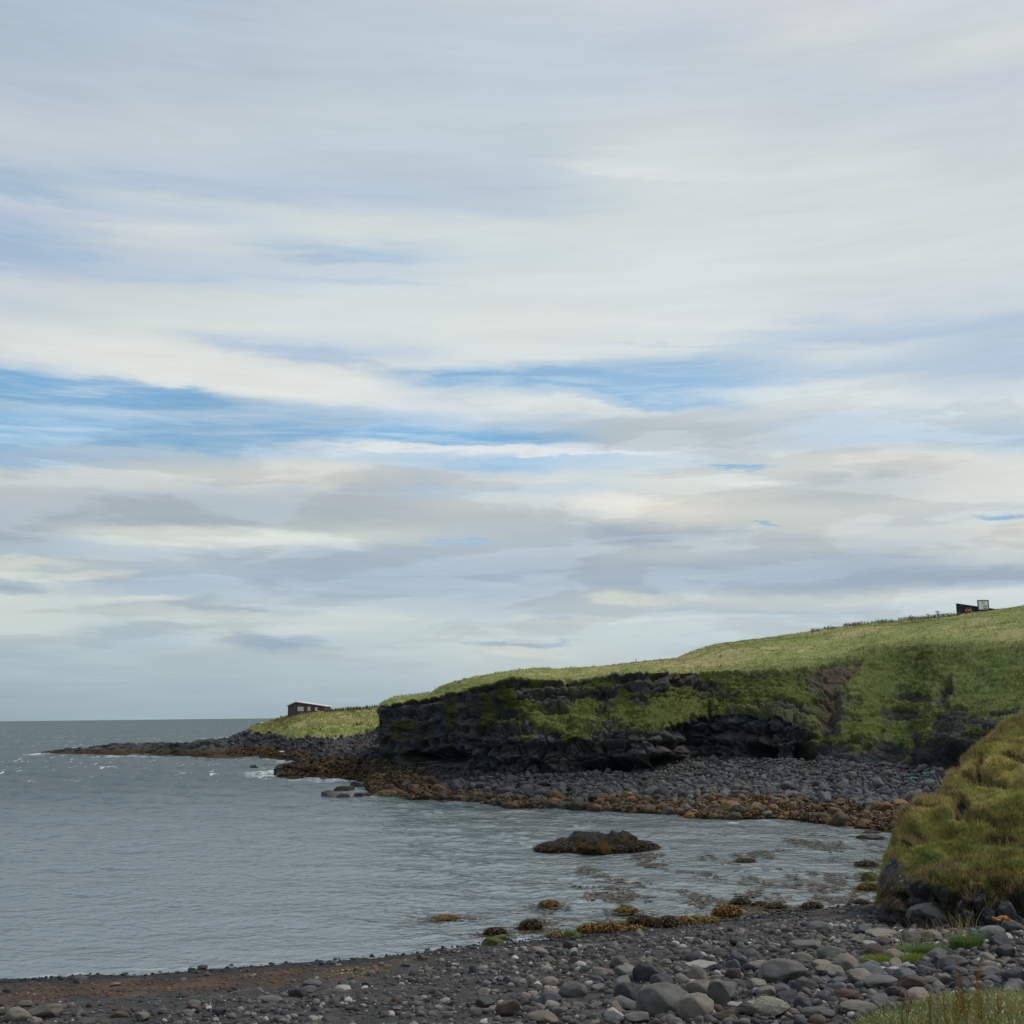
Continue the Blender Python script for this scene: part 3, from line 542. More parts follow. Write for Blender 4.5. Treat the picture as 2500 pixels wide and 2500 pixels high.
for i, x in enumerate(XD):
    q = on_beach(x, dB_[i]); Y0 = q[1]; z0 = q[2]
    lines[0].append((py_of(x, Y0-.6, z0-.5), Y0-.6)); lines[1].append((dB_[i], Y0)); lines[2].append((dR[i], Y0+oR[i])); lines[3].append((dM[i], Y0+oM[i])); lines[4].append((dT[i], Y0+oT[i]))
    zt = float(at_y(x, dT[i], Y0+oT[i])[0, 2]); lines[5].append((py_of(x, Y0+oT[i]+3, zt-.6 if x > 2300 else max(zt-2.0, .3)), Y0+oT[i]+3)); lines[6].append((py_of(x, Y0+oT[i]+16, -.5 if x < 2350 else .3), Y0+oT[i]+16))
P, PX, PY, VV = loft(XD, lines, 1.35, [5, 110, 110, 110, 12, 12], 3)
nr = normals(P); X, Y, Z = P[..., 0], P[..., 1], P[..., 2]
w1 = fbm(X*.3, Y*.3, Z*.4, 4, 303); w2 = fbm(X*1.3, Y*1.3, Z*1.4, 4, 309); w3 = fbm(X*4, Y*4, Z*4, 3, 311)
gm = sst(-.12, .12, VV-1.80+.45*w1+.30*w2-1.3*sst(2222, 2168, PX+14*w2)*sst(3.6, 3.0, VV))
steps = [(2330,1870,22,16),(2295,1945,52,9),(2390,1875,12,34),(2420,1912,60,9),(2480,1868,40,9),(2350,1975,28,22),(2410,2010,60,8),(2440,2048,70,9),(2495,2045,50,10),(2240,2035,34,16),(2345,1975,16,30),(2250,1975,50,7),(2210,2060,20,16),(2330,1930,30,10)]
bare = np.full(PX.shape, -9.)
for x, y, rx, ry in steps: bare = np.maximum(bare, ell(PX, PY, x, y, rx, ry, 8)*min(1.4, ry/10))
br = sst(-.1, .35, bare+.4*w2+.2*w1)
gm = gm*(1-br)
c1, f1, f2 = cells(X*1.5+.3*w1, Y*1.2, Z*1.0, 331); c2, g1, g2 = cells(X*3.6, Y*3, Z*2.8, 335); c3, h1, h2 = cells(X*8, Y*8, Z*7, 336)
rk = 1-sst(1.7, 2.2, VV)
disp = rk*sst(1, 1.15, VV)*((c1-.5)*.75+(c2-.5)*.32+(c3-.5)*.08-.16*sst(.12, 0, f2-f1)+.16*w2)+gm*(.30*w1+.22*w2*sst(4.2, 3.6, VV)+.04*w3)*sst(2, 2.5, VV)-br*.38
disp *= sst(2146, 2156, PX)
P = P+nr*disp[..., None]
P[..., 2] += .16*np.sin(Z*3.4+3*w1)*gm*sst(2, 2.4, VV)*sst(4, 3.6, VV)
rc = mixc(np.broadcast_to(np.array([.048, .050, .051]), P.shape), np.array([.040, .034, .027]), sst(-.2, .5, w1))*(.55+.9*c2)[..., None]
rc = mixc(rc, np.array([.65, .65, .62]), sst(.93, .96, c3)*sst(2215, 2170, PX+20*w1)*sst(-.3, .1, w2)*sst(1.3, 1.6, VV)*.9)
rc = mixc(rc, np.array([.055, .036, .022]), br*.9)
gy = mixc(np.broadcast_to(np.array([.215, .215, .055]), P.shape), np.array([.29, .24, .085]), sst(-.3, .5, w1+.3*w2))
low = sst(3.1, 2.5, VV); gy = mixc(gy, np.array([.072, .10, .024]), low*sst(-.3, .3, w2)*.9); gy = mixc(gy, np.array([.11, .07, .03]), sst(2.5, 2.0, VV)*sst(-.1, .3, -w2)*.7)
D_fin, D_gm, D_V, D_PX, D_PY, D_col, D_nr = P.copy(), gm, VV, PX, PY, gy, nr
link('bluff', mesh_np('bluff', P.reshape(-1, 3), grid_faces(*P.shape[:2]), np.clip(mixc(rc, gy*.75, gm), 0, 1).reshape(-1, 3)), M_TERR, kind='structure')

# ================================================================== grassy bank in front of the camera
def bank_edge(X): return 15.2+.25*X-1.0*sst(3.5, 1.5, X)
_bp = np.array([(1700, 2720), (1900, 2600), (2040, 2530), (2120, 2500), (2200, 2474), (2290, 2452), (2400, 2446), (2500, 2442), (2700, 2438), (3000, 2430)]); _bx, _bz = [], []
for _a, _b in _bp:
    _Y = 15.5
    for _ in range(12): _q = at_y(_a, _b, _Y)[0]; _Y = float(bank_edge(np.array([_q[0]]))[0])
    _bx.append(_q[0]); _bz.append(_q[2])
def bankz(X, Y):
    ed = bank_edge(X); ze = np.interp(X, _bx, _bz); t = np.clip(Y/ed, 0, 2); top = 6.35+(ze-6.35)*t**1.3+(.05*noise3(X*.6, Y*.6, 0*X, 401)+.03*noise3(X*2, Y*2, 0*X, 403))*sst(20, 6, Y)
    return np.minimum(top, top-np.maximum(Y-ed, 0)*1.1)
bx = np.linspace(-30, 30, 420); by = np.linspace(-12, 21, 260); BX, BY = np.meshgrid(bx, by, indexing='ij'); BZ = bankz(BX, BY)
w = fbm(BX*1.2, BY*1.2, 0*BX, 3, 411)
gb = mixc(np.broadcast_to(np.array([.10, .105, .035]), BX.shape+(3,)), np.array([.17, .15, .07]), sst(-.3, .5, w))
link('grassy_bank', mesh_np('grassy_bank', np.stack([BX, BY, BZ], -1).reshape(-1, 3), grid_faces(*BX.shape), gb.reshape(-1, 3)), M_TERR, kind='structure')

# ================================================================== sea
def build_sea():
    az = np.concatenate([np.linspace(-1.35, -.50, 60, endpoint=False), np.linspace(-.50, .50, 1500), np.linspace(.51, 1.35, 50)])
    dep = np.concatenate([np.linspace(.36, .225, 30, endpoint=False), np.linspace(.225, .0022, 560, endpoint=False), np.geomspace(.0022, .0001, 24)])
    r = 8.0/np.tan(dep); Rr, A = np.meshgrid(r, az, indexing='xy'); X = Rr*np.sin(A); Y = Rr*np.cos(A)
    dr = np.abs(np.gradient(r))[None, :]
    expo = sst(45, 190, Y-np.maximum(X, 0)*1.0)*.75+.25
    calm = sst(-1, 12, Y-Yshore(X))*.5+.5
    expo = expo*calm*(1-.45*sst(-2, 22, X)*sst(110, 60, Y))
    rg = np.random.default_rng(5); H = np.zeros_like(X); wind = R(200)
    for k in range(72):
        lam = .35*(40**(k/71)); th = wind+rg.normal(0, .62); kx, ky = math.sin(th)*2*math.pi/lam, math.cos(th)*2*math.pi/lam
        a = (.0165*lam**.62 if lam < 1.6 else .0125*lam**.85)*rg.uniform(.5, 1.2)/1.6; f = sst(1.0, 2.2, lam/np.maximum(dr*abs(math.cos(th))+.02*Rr/30, .02))
        H += a*np.sin(kx*X+ky*Y+rg.uniform(0, 6.28)+2.5*noise3(X/(lam*4), Y/(lam*4), 0*X, 500+k))*f
    H = H*expo*1.2; H = H+.35*np.maximum(H, 0)
    foam = np.zeros_like(X)
    pts = [(90,1842,3.5),(120,1843,2),(205,1846,1.5),(265,1848,5),(310,1847,2.5),(345,1848,5),(390,1850,4),(430,1850,3),(460,1849,3),(520,1853,2),(640,1853,3),(660,1855,3),(690,1858,3),(715,1862,4),(742,1862,3),(672,1886,6),(668,1893,5),(690,1893,3),(740,1904,3),(775,1900,4),(812,1902,5),(835,1904,6),(858,1905,7),(870,1908,5),(890,1914,4),(905,1920,3),(880,1924,3),(850,1930,2),(655,1876,2),(480,1804,4),(500,1802,5),(525,1801,5),(548,1800,4),
           (1320,2066,1.2),(1350,2068,1.5),(1390,2074,2),(1420,2077,1.6),(1300,2060,1.2),(1520,2072,.8),(1300,1977,.6),(1500,1986,.5),(1720,2003,.5),(1790,2008,.6)]
    for x, y, s in pts:
        q = at_z(x, y, 0)[0]; d = np.sqrt(((X-q[0])/(s*.9))**2+((Y-q[1])/(s*1.3))**2); foam = np.maximum(foam, sst(1.25, .2, d))
    nse = fbm(X*.45, Y*.3, 0*X, 4, 610, .65); foam = foam*sst(-.2, .45, nse+.12)*.85
    sw = Y-Yshore(X); lap = noise3(X*.25, 0*X, 0*X, 620)*.5; foam = np.maximum(foam, .5*sst(.38, .05, np.abs(sw-.35-lap))*sst(-.1, .5, noise3(X*1.6, Y*2, 0*X, 622)+.15)*(X < 17))
    me = mesh_np('sea', np.stack([X, Y, H], -1).reshape(-1, 3), grid_faces(*X.shape)[:, ::-1])
    at = me.attributes.new('foam', 'FLOAT', 'POINT'); at.data.foreach_set('value', foam.astype(np.float32).ravel())
    at = me.attributes.new('expo', 'FLOAT', 'POINT'); at.data.foreach_set('value', expo.astype(np.float32).ravel())
    m = bpy.data.materials.new('sea_water'); m.use_nodes = True; nt = m.node_tree; N = nt.nodes; L = nt.links; b = N['Principled BSDF']
    b.inputs['Roughness'].default_value = .85; b.inputs['Specular IOR Level'].default_value = 0
    g = N.new('ShaderNodeNewGeometry')
    def nz(scale, det, st=(1, 1, 1), rough=.6):
        mp = N.new('ShaderNodeMapping'); L.new(g.outputs['Position'], mp.inputs[0]); mp.inputs['Scale'].default_value = st
        n = N.new('ShaderNodeTexNoise'); n.inputs['Scale'].default_value = scale; n.inputs['Detail'].default_value = det; n.inputs['Roughness'].default_value = rough; L.new(mp.outputs[0], n.inputs['Vector']); return n.outputs['Fac']
    def mr(v, a, b_, c=0., d=1.):
        n = N.new('ShaderNodeMapRange'); n.interpolation_type = 'SMOOTHSTEP'; L.new(v, n.inputs[0]); n.inputs[1].default_value = a; n.inputs[2].default_value = b_; n.inputs[3].default_value = c; n.inputs[4].default_value = d; return n.outputs[0]
    def mth(op, a, b2):
        n = N.new('ShaderNodeMath'); n.operation = op
        for i, v in enumerate((a, b2)):
            if isinstance(v, (int, float)): n.inputs[i].default_value = v
            else: L.new(v, n.inputs[i])
        return n.outputs[0]
    fa = N.new('ShaderNodeAttribute'); fa.attribute_name = 'foam'; ex = N.new('ShaderNodeAttribute'); ex.attribute_name = 'expo'
    # whitecaps: small streaks thrown up by the wind on the open water
    cap = mr(nz(.50, 4, (1, .24, 1), .7), .60, .65); cap2 = mr(nz(.03, 2), .36, .6); cap = mth('MULTIPLY', mth('MULTIPLY', cap, cap2), mr(ex.outputs['Fac'], .75, .95))
    tot = mth('MAXIMUM', mth('MULTIPLY', fa.outputs['Fac'], 1.0), cap)
    lg = mr(nz(.02, 3, (1, .5, 1)), .3, .7)
    mx = N.new('ShaderNodeMix'); mx.data_type = 'RGBA'; L.new(lg, mx.inputs[0]); mx.inputs[6].default_value = (.034, .056, .058, 1); mx.inputs[7].default_value = (.054, .080, .080, 1)
    m2 = N.new('ShaderNodeMix'); m2.data_type = 'RGBA'; L.new(tot, m2.inputs[0]); L.new(mx.outputs[2], m2.inputs[6]); m2.inputs[7].default_value = (.62, .66, .68, 1); L.new(m2.outputs[2], b.inputs['Base Color'])
    h = mth('ADD', mth('ADD', mth('MULTIPLY', nz(2.4, 4, (1, .6, 1), .7), .17), mth('MULTIPLY', nz(.45, 4, (1, .75, 1)), .42)), mth('MULTIPLY', nz(9, 3), .018))
    bp = N.new('ShaderNodeBump'); bp.inputs['Distance'].default_value = 1.0; L.new(h, bp.inputs['Height'])
    L.new(mr(ex.outputs['Fac'], .05, 1.0, .85, 1.0), bp.inputs['Strength']); gl = N.new('ShaderNodeBsdfGlossy'); gl.inputs['Roughness'].default_value = .13; L.new(bp.outputs[0], gl.inputs['Normal'])
    fr = N.new('ShaderNodeFresnel'); fr.inputs['IOR'].default_value = 1.34; L.new(bp.outputs[0], fr.inputs['Normal'])
    # wave facets hide one another at grazing angles: rough open water mirrors less than the calm bay
    fac = mth('MULTIPLY', mth('MULTIPLY', mth('MINIMUM', fr.outputs[0], .80), mr(ex.outputs['Fac'], .15, 1.0, .74, .38)), mth('SUBTRACT', 1.0, tot))
    ms = N.new('ShaderNodeMixShader'); L.new(fac, ms.inputs[0]); L.new(b.outputs[0], ms.inputs[1]); L.new(gl.outputs[0], ms.inputs[2]); L.new(ms.outputs[0], N['Material Output'].inputs[0])
    link('sea', me, m, kind='structure')
build_sea()

# ================================================================== small rock things
SHAPE = {}
def rock_mesh(kind, k, sub):
    key = (kind, k, sub)
    if key not in SHAPE: SHAPE[key] = rock_unit(kind, 1000+k*7+{'round': 0, 'angular': 1, 'slab': 2, 'lump': 3}[kind], sub)
    return SHAPE[key]
MESHC = {}
def rock_obj(name, kind, k, sub, loc, half, rz, mat, tilt=0.0):
    key = (kind, k, sub, mat.name)
    if key not in MESHC:
        v, f = rock_mesh(kind, k, sub); me = mesh_np(name, v, f); me.materials.append(mat); MESHC[key] = me
    o = bpy.data.objects.new(name, MESHC[key]); C.objects.link(o); o.location = loc; o.scale = half; o.rotation_euler = (tilt*.6, tilt, rz); return o
ST = {
 'grey': mat_plain('stone_grey', (.115, .113, .105), .8, .16, 2.2, .5, 14, speck=(.055, .055, .052), thr=.62),
 'tan': mat_plain('stone_tan', (.165, .145, .120), .8, .15, 2.2, .4, 14, speck=(.08, .07, .06), thr=.64),
 'dark': mat_plain('stone_dark', (.042, .044, .048), .7, .18, 2.4, .4, 16),
 'blue': mat_plain('stone_blue_grey', (.072, .080, .090), .75, .15, 2.2, .3, 16),
 'brown': mat_plain('stone_brown', (.075, .052, .040), .8, .16, 2.2, .5, 14),
 'pink': mat_plain('stone_pink', (.19, .145, .125), .8, .14, 2.2, .35, 14),
 'pale': mat_plain('stone_pale', (.30, .29, .265), .8, .14, 2.5, .4, 14, speck=(.15, .14, .125), thr=.58),
 'lichen': mat_plain('stone_lichen', (.25, .225, .17), .9, .15, 3.5, .8, 18, c2=(.075, .075, .065), speck=(.42, .42, .39), thr=.56),
 'weed': mat_plain('stone_seaweed', (.105, .062, .016), .6, .2, 4.5, 1.0, 9, c2=(.022, .015, .008), spec=.25),
 'weedd': mat_plain('stone_dark_seaweed', (.050, .036, .015), .6, .2, 4.5, 1.0, 9, c2=(.014, .012, .010), spec=.25),
 'algae': mat_plain('stone_green_algae', (.105, .135, .022), .7, .15, 4.0, .8, 12, c2=(.025, .032, .012), spec=.25),
 'wet': mat_plain('stone_wet', (.028, .027, .027), .35, .2, 3.0, .6, 10, spec=.5),
}
COLW = {'grey': 'grey', 'tan': 'tan', 'dark': 'nearly black', 'blue': 'blue-grey', 'brown': 'dark brown', 'pink': 'pinkish', 'pale': 'pale', 'lichen': 'pale speckled'}
USED = []
def stone(px, py, w, h, col, kind='round', label=None, group=None, k=None, rz=None, name='beach_stone', cat='stone', tilt=None, sub=4):
    base = on_beach(px, py+h*.38); sc = base[1]/FPX/math.cos(PITCH)*1.02
    hw, hh = w*.5*sc, h*.5*sc/.93; k = k if k is not None else RNG.integers(0, 14)
    o = rock_obj(name, kind, int(k), sub, (base[0], base[1]+hw*.45, base[2]+hh*.56), (hw, hw*RNG.uniform(.62, .85), hh), RNG.uniform(-.35, .35) if rz is None else rz, ST[col], RNG.uniform(-.12, .12) if tilt is None else tilt)
    USED.append((base[0], base[1]+hw*.4, hw)); tag(o, label, cat, group); return o
BIG = [  # px, py, w, h, colour, shape, label
 (1618,2450,137,78,'grey','round','largest rounded grey boulder among the stones beside the near shore'),
 (1702,2464,96,62,'tan','round','speckled tan-grey boulder leaning on the right end of the largest grey boulder'),
 (1767,2430,74,74,'grey','angular','upright grey boulder with a steep right edge, right of the smooth light boulder'),
 (1714,2418,86,40,'tan','round','smooth light boulder lying behind the speckled tan-grey boulder'),
 (1711,2382,52,46,'tan','angular','tan block with a flat front below the pale concrete-like slab'),
 (1537,2430,80,52,'dark','round','broad dark boulder at the left shoulder of the largest grey boulder'),
 (1615,2402,60,40,'blue','round','smooth dark blue-grey boulder just above the largest grey boulder'),
 (1582,2376,76,56,'dark','angular','jagged nearly black rough rock behind the smooth blue-grey boulder'),
 (1515,2352,44,30,'grey','round','round grey stone left of the pale tan standing stone'),
 (1583,2352,30,26,'tan','angular','pale tan stone standing on the rim of the jagged black rock'),
 (1719,2358,80,17,'pale','slab','long flat pale slab lying level over the tan block'),
 (1745,2364,36,20,'dark','round','small dark round stone resting against the long flat pale slab'),
 (1806,2349,60,40,'dark','angular','dark pyramid-shaped rock right of the long flat pale slab'),
 (1791,2380,42,34,'brown','angular','brown pointed rock in front of the dark pyramid-shaped rock'),
 (1856,2362,78,26,'lichen','slab','yellowish rugged slab behind the broad grey double boulder'),
 (1914,2380,118,60,'grey','round','broad grey double boulder in the middle of the stone field'),
 (1968,2406,66,40,'grey','angular','grey wedge boulder at the right foot of the broad double boulder'),
 (2028,2331,60,34,'grey','round','smooth egg-shaped grey boulder halfway between the water and the grassy bank'),
 (1975,2312,80,28,'grey','round','low wide grey boulder half sunk in black sand'),
 (1960,2341,52,24,'tan','round','light rounded boulder left of the smooth egg-shaped boulder'),
 (2032,2371,70,22,'lichen','slab','pale speckled rugged slab right of the broad grey double boulder'),
 (1872,2468,128,50,'lichen','slab','big pale speckled slab tilted at the bottom edge of the stones'),
 (1851,2410,44,34,'lichen','angular','pale speckled block left of the dark bluish boulder'),
 (1874,2424,52,30,'tan','round','buff stone between the pale speckled block and the big tilted slab'),
 (1909,2420,52,28,'blue','round','dark bluish boulder right of the pale speckled block'),
 (1932,2438,64,26,'dark','angular','black wedge stone above the big tilted pale slab'),
 (1962,2454,44,38,'dark','round','dark upright boulder at the right end of the big tilted slab'),
 (2052,2400,42,26,'blue','round','blue-grey round stone below the right rugged slab'),
 (1502,2470,34,42,'pink','angular','pinkish pale block at the left end of the largest grey boulder'),
 (1776,2480,60,24,'brown','round','brownish stone at the foot of the tan-grey boulder'),
 (1560,2486,70,26,'grey','round','grey stone lying in front of the largest grey boulder'),
 (1239,2466,58,42,'brown','angular','brown three-cornered boulder standing alone on the dark sand'),
 (1400,2420,68,40,'grey','round','greenish grey boulder with a pointed back, above the pale angular stone'),
 (1344,2444,54,34,'blue','round','blue-grey boulder left of the greenish grey boulder'),
 (1323,2490,78,30,'tan','round','flat light boulder cut by the lower border of the photo'),
 (1498,2480,50,38,'pale','angular','pale angular stone beside the foot of the largest grey boulder'),
 (1160,2370,30,24,'dark','angular','small dark square stone on the middle of the pebble beach'),
 (1395,2311,38,26,'dark','angular','dark square rock near the green algae stone at the waterline'),
 (1311,2321,36,17,'pink','round','pinkish oval stone close behind the waterline'),
 (1511,2353,48,25,'grey','round','flat grey stone facing the seaweed mounds'),
 (37,2482,62,34,'tan','round','leftmost large tan boulder at the lower left corner'),
 (103,2473,92,36,'tan','round','long tan boulder right of the leftmost boulder'),
 (492,2362,26,14,'wet','angular','lone dark rock sitting at the edge of the calm water'),
 (470,2454,32,20,'pink','round','pinkish round stone on the lower left pebbles'),
 (717,2424,32,26,'dark','round','black stone heading the dark cluster on the left beach'),
 (735,2428,28,22,'dark','round','black stone on the right of the dark cluster on the left beach'),
 (752,2418,36,18,'grey','round','grey stone behind the dark cluster on the left beach'),
 (759,2403,46,18,'grey','round','long grey stone above the dark cluster on the left beach'),
 (346,2484,40,20,'lichen','angular','rough whitish stone near the lower left corner'),
 (388,2470,36,17,'grey','round','grey stone right of the rough whitish stone'),
 (287,2480,40,16,'brown','round','brown flat stone left of the rough whitish stone'),
 (538,2470,36,22,'dark','round','dark domed stone right of the pinkish round stone'),
 (762,2488,28,12,'pale','round','small whitish oval stone on the black sand'),
 (655,2443,60,15,'grey','round','row-end flat grey stone left of the black cluster'),
 (2139,2327,70,38,'brown','round','dark brown hunched boulder behind the left end of the green grass patch'),
 (2124,2309,40,22,'pale','angular','whitish stone behind the dark brown hunched boulder'),
 (1803,2301,46,22,'dark','round','dark dome stone on the black sand'),
 (1878,2259,28,14,'tan','round','small tan stone near the water left of the sand heap'),
 (2006,2266,64,30,'grey','round','smooth dark grey boulder half buried near the foot of the bluff'),
 (2100,2297,42,26,'lichen','angular','pale rough stone left of the long driftwood-like block'),
 (2162,2283,80,20,'lichen','slab','long pale driftwood-like block tilted up at its right end'),
 (2160,2298,60,16,'brown','slab','reddish brown stone under the long pale block'),
 (2280,2241,132,62,'grey','round','very large smooth grey boulder against the rock foot of the bluff'),
 (2228,2290,50,28,'grey','round','grey boulder among the tall stalks in front of the very large boulder'),
 (2278,2286,62,26,'tan','round','light oval boulder in front of the very large boulder'),
 (2332,2355,72,36,'grey','round','light grey pointed boulder right of the green grass patch'),
 (2412,2340,40,24,'tan','round','pale oval stone in the right-hand stones'),
 (2303,2350,40,30,'dark','angular','dark block at the left side of the light grey pointed boulder'),
 (2305,2390,40,34,'grey','angular','grey split stone behind the tall stalks'),
 (2278,2398,44,24,'tan','round','light stone just above the grassy bank'),
 (2235,2404,70,36,'brown','round','dull brown boulder above the grassy bank'),
 (2487,2386,54,46,'dark','round','black boulder at the right border above the bank'),
 (2420,2376,70,32,'grey','round','wide grey boulder left of the black boulder at the right border'),
 (2462,2325,52,36,'dark','round','dark boulder above the light stones at the right border'),
 (2425,2283,70,36,'grey','round','grey sloping boulder left of the orange rope'),
 (2475,2262,50,28,'grey','round','grey dome boulder at the right border under the bluff'),
 (2455,2300,60,36,'dark','angular','dark block below the orange rope'),
 (2130,2375,70,34,'blue','round','blue-grey boulder below the green grass patch'),
 (2080,2350,40,24,'grey','round','grey stone right of the egg-shaped boulder'),
 (2155,2402,90,30,'grey','round','long grey boulder left of the brown boulder above the bank'),
 (2070,2430,60,30,'brown','angular','brownish block near the grassy bank left end'),
 (2105,2465,90,36,'tan','slab','broad slab with a pale end touching the grassy bank'),
 (2160,2450,60,34,'grey','angular','grey angular boulder with brown top touching the bank'),
 (2010,2440,50,32,'dark','round','dark stone left of the brownish block near the bank'),
 (2000,2478,80,28,'grey','round','wide grey stone at the bottom edge left of the bank'),
 (2195,2425,60,26,'dark','round','dark stone above the left tip of the bank'),
]
for b in BIG:
    stone(b[0], b[1], b[2], b[3], b[4] if b[4] in ST else 'grey', b[5], b[6], tilt=.05 if b[5] == 'slab' else None, rz=RNG.uniform(-.15, .15) if b[5] == 'slab' else None, sub=5 if b[2] > 58 else 4)
o = stone(2277, 2247, 18, 11, 'pale', 'slab', 'small whitish stone resting on the front of the very large grey boulder', k=3); o.location.z += .42; o.location.y -= .55
# the rest of the countable stones, then the small shingle as one mass
def free(x, y, r):
    return all((x-a)**2+(y-b)**2 > (.75*(r+c))**2 for a, b, c in USED)
def px_of(x, y, z):
    d = np.array([x, y, z])-EYE; w = d@FW; return 1250+FPX*(d@RT)/w, 1250-FPX*(d@UP)/w
cnt = 0; names = list(COLW)
def where(px, py):
    if px < 620: return 'on the rusty shingle at the left of the near beach' if py < 2440 else 'on the lower left of the near beach'
    if px < 1120: return 'near the waterline on the middle of the beach' if py < 2400 else 'on the black sand at the bottom middle of the beach'
    if px < 1500: return 'below the seaweed mounds on the beach' if py < 2380 else 'left of the largest grey boulder'
    if px < 1850: return 'on the black sand behind the big boulders' if py < 2350 else 'between the big boulders of the stone field'
    if px < 2150: return 'near the egg-shaped boulder' if py < 2380 else 'among the stones left of the grassy bank'
    return 'under the rock foot of the bluff' if py < 2310 else 'between the green tufts and the grassy bank'
tries = 0
while cnt < 205 and tries < 20000:
    tries += 1
    x = RNG.uniform(-16, 19); y = RNG.uniform(28, 52); s = float(Yshore(np.array([x]))[0])-y
    if s < 1.2: continue
    z = float(beachz(np.array([x]), np.array([y]))[0]); px, py = px_of(x, y, z)
    if px < 5 or px > 2495 or py > 2520 or (px > 2150 and py < 2268): continue
    dens = (.10+.9*float(sst(900, 1900, np.array([px]))[()]))*(.15+.85*float(sst(2275+40*(px > 1500), 2400, np.array([py]))[()])) + .35*(px > 2050)
    if RNG.uniform() > dens: continue
    r = float(np.clip(RNG.lognormal(-1.6, .33), .12, .36))*(.7+.5*dens)
    if not free(x, y, r): continue
    c = names[RNG.choice(8, p=[.34, .15, .16, .13, .07, .05, .05, .05])]; kd = 'round' if RNG.uniform() < .5 else 'angular'
    o = rock_obj('beach_stone', kd, int(RNG.integers(0, 14)), 4, (x, y, z+r*.20), (r, r*RNG.uniform(.6, .95), r*RNG.uniform(.42, .72)), RNG.uniform(0, 3.14), ST[c], RNG.normal(0, .15))
    tag(o, f"{'larger' if r > .3 else 'smaller'} {COLW[c]} {'rounded' if kd == 'round' else 'angular'} stone {where(px, py)}", 'stone', 'stones scattered over the near beach'); USED.append((x, y, r)); cnt += 1

def shingle(n, x0, x1, y0, y1, rmin, rmax, dens, z_off=0.0):
    X = RNG.uniform(x0, x1, n); Y = RNG.uniform(y0, y1, n); s = Yshore(X)-Y; Z = beachz(X, Y); k = (s > -.5) & (RNG.uniform(size=n) < dens(X, Y, s)); X, Y, Z = X[k], Y[k], Z[k]
    r = rmin*(rmax/rmin)**(RNG.uniform(size=len(X))**2.0)*(.55+.45*sst(1, 6, Yshore(X)-Y)*sst(-14, 4, X)); return X, Y, Z+z_off-r*.1, r
def dn(X, Y, s):
    n = fbm(X*.35, Y*.45, 0*X, 4, 700); n2 = fbm(X*1.5, Y*1.5, 0*X, 2, 701); d = sst(-.35, .45, n+.4*n2)*.75+.12
    d = d*np.where(X > -3, 1, sst(5.2, 7.5, s)*.9+.1) + .35*sst(3, 12, X)*sst(4, 8, s)
    d = np.maximum(d, .55*sst(1.0, .1, np.abs(s-.1))); return np.clip(d, 0, 1)
a1 = shingle(42000, -17, 20, 27, 54, .045, .19, dn); a0 = shingle(9000, -26, 22, 14, 27.5, .04, .2, lambda X, Y, s: .5+0*X); a1 = tuple(np.concatenate(q) for q in zip(a1, a0)); a2 = shingle(60000, -17, 20, 27, 54, .02, .055, lambda X, Y, s: np.clip(dn(X, Y, s)+.12, 0, 1))
for nm, (X, Y, Z, r), sub in (('shingle', a1, 2), ('pebbles', a2, 1)):
    t = RNG.uniform(size=len(X)); base = np.array([[.085, .082, .078], [.045, .046, .050], [.125, .115, .10], [.065, .060, .060], [.20, .185, .165], [.34, .33, .31], [.10, .07, .055]])
    idx = np.searchsorted([.30, .52, .68, .84, .92, .97], t); c = base[idx]*RNG.uniform(.75, 1.25, (len(X), 1)); s = Yshore(X)-Y
    wet = sst(1.6, .3, s); c = c*(1-wet[:, None])+np.array([.024, .025, .026])*wet[:, None]
    rm = rust_mask(X, Y)*(RNG.uniform(size=len(X)) < .35); c = c*(1-rm[:, None])+np.array([.17, .075, .03])*rm[:, None]
    scatter_rocks(nm, np.stack([X, Y, Z], 1), r, c, ('round', 'angular', 'angular'), sub, kind='stuff')
# bits of rust and yellow weed washed up
n = 9000; X = RNG.uniform(-17, 6, n); Y = RNG.uniform(28, 48, n); s = Yshore(X)-Y
k = (RNG.uniform(size=n) < rust_mask(X, Y)*.8) | ((RNG.uniform(size=n) < .05) & (s > 2) & (fbm(X*.5, Y*1.2, 0*X, 3, 720) > .35)); X, Y = X[k], Y[k]; Z = beachz(X, Y)+.02
tt = RNG.uniform(size=len(X)); cc = np.where((X > -6)[:, None], np.array([.30, .22, .05]), np.array([.21, .09, .03]))*RNG.uniform(.5, 1.3, (len(X), 1))
scatter_rocks('washed_up_weed', np.stack([X, Y, Z], 1), RNG.uniform(.02, .06, len(X)), cc, ('angular', 'lump'), 1, flat=.3, kind='stuff')

# ------------------------------------------------------------------ far boulder beach (one mass) and weeded boulders along the water
def surf_sample(Pg, msk, n):
    i = RNG.integers(0, Pg.shape[0]-1, n); j = RNG.integers(0, Pg.shape[1]-1, n); a = Pg[i, j]; e1 = Pg[i+1, j]-a; e2 = Pg[i, j+1]-a
    ar = np.linalg.norm(np.cross(e1, e2), axis=1); return i, j, a+e1*RNG.uniform(size=(n, 1))+e2*RNG.uniform(size=(n, 1)), ar*msk[i, j]
def pick(Pg, msk, n, over=6):
    i, j, p, w = surf_sample(Pg, msk, n*over); ids = RNG.choice(len(w), n, p=w/w.sum(), replace=True); return i[ids], j[ids], p[ids]
m = ((A_V > .97) & (A_V < 3.0))*1.0*(.25+sst(1150, 1500, A_PX)+.3); i, j, p = pick(A_fin, m, 22000)
vv = A_V[i, j]; xx = A_PX[i, j]; r = np.exp(RNG.normal(-1.95, .45, len(p)))*np.where(vv < 2.2, 1.35, 1.0)*np.where(xx < 1500, 1.15, 1.0)*np.where(vv > 2.5, .8, 1); r = np.clip(r, .08, .85)
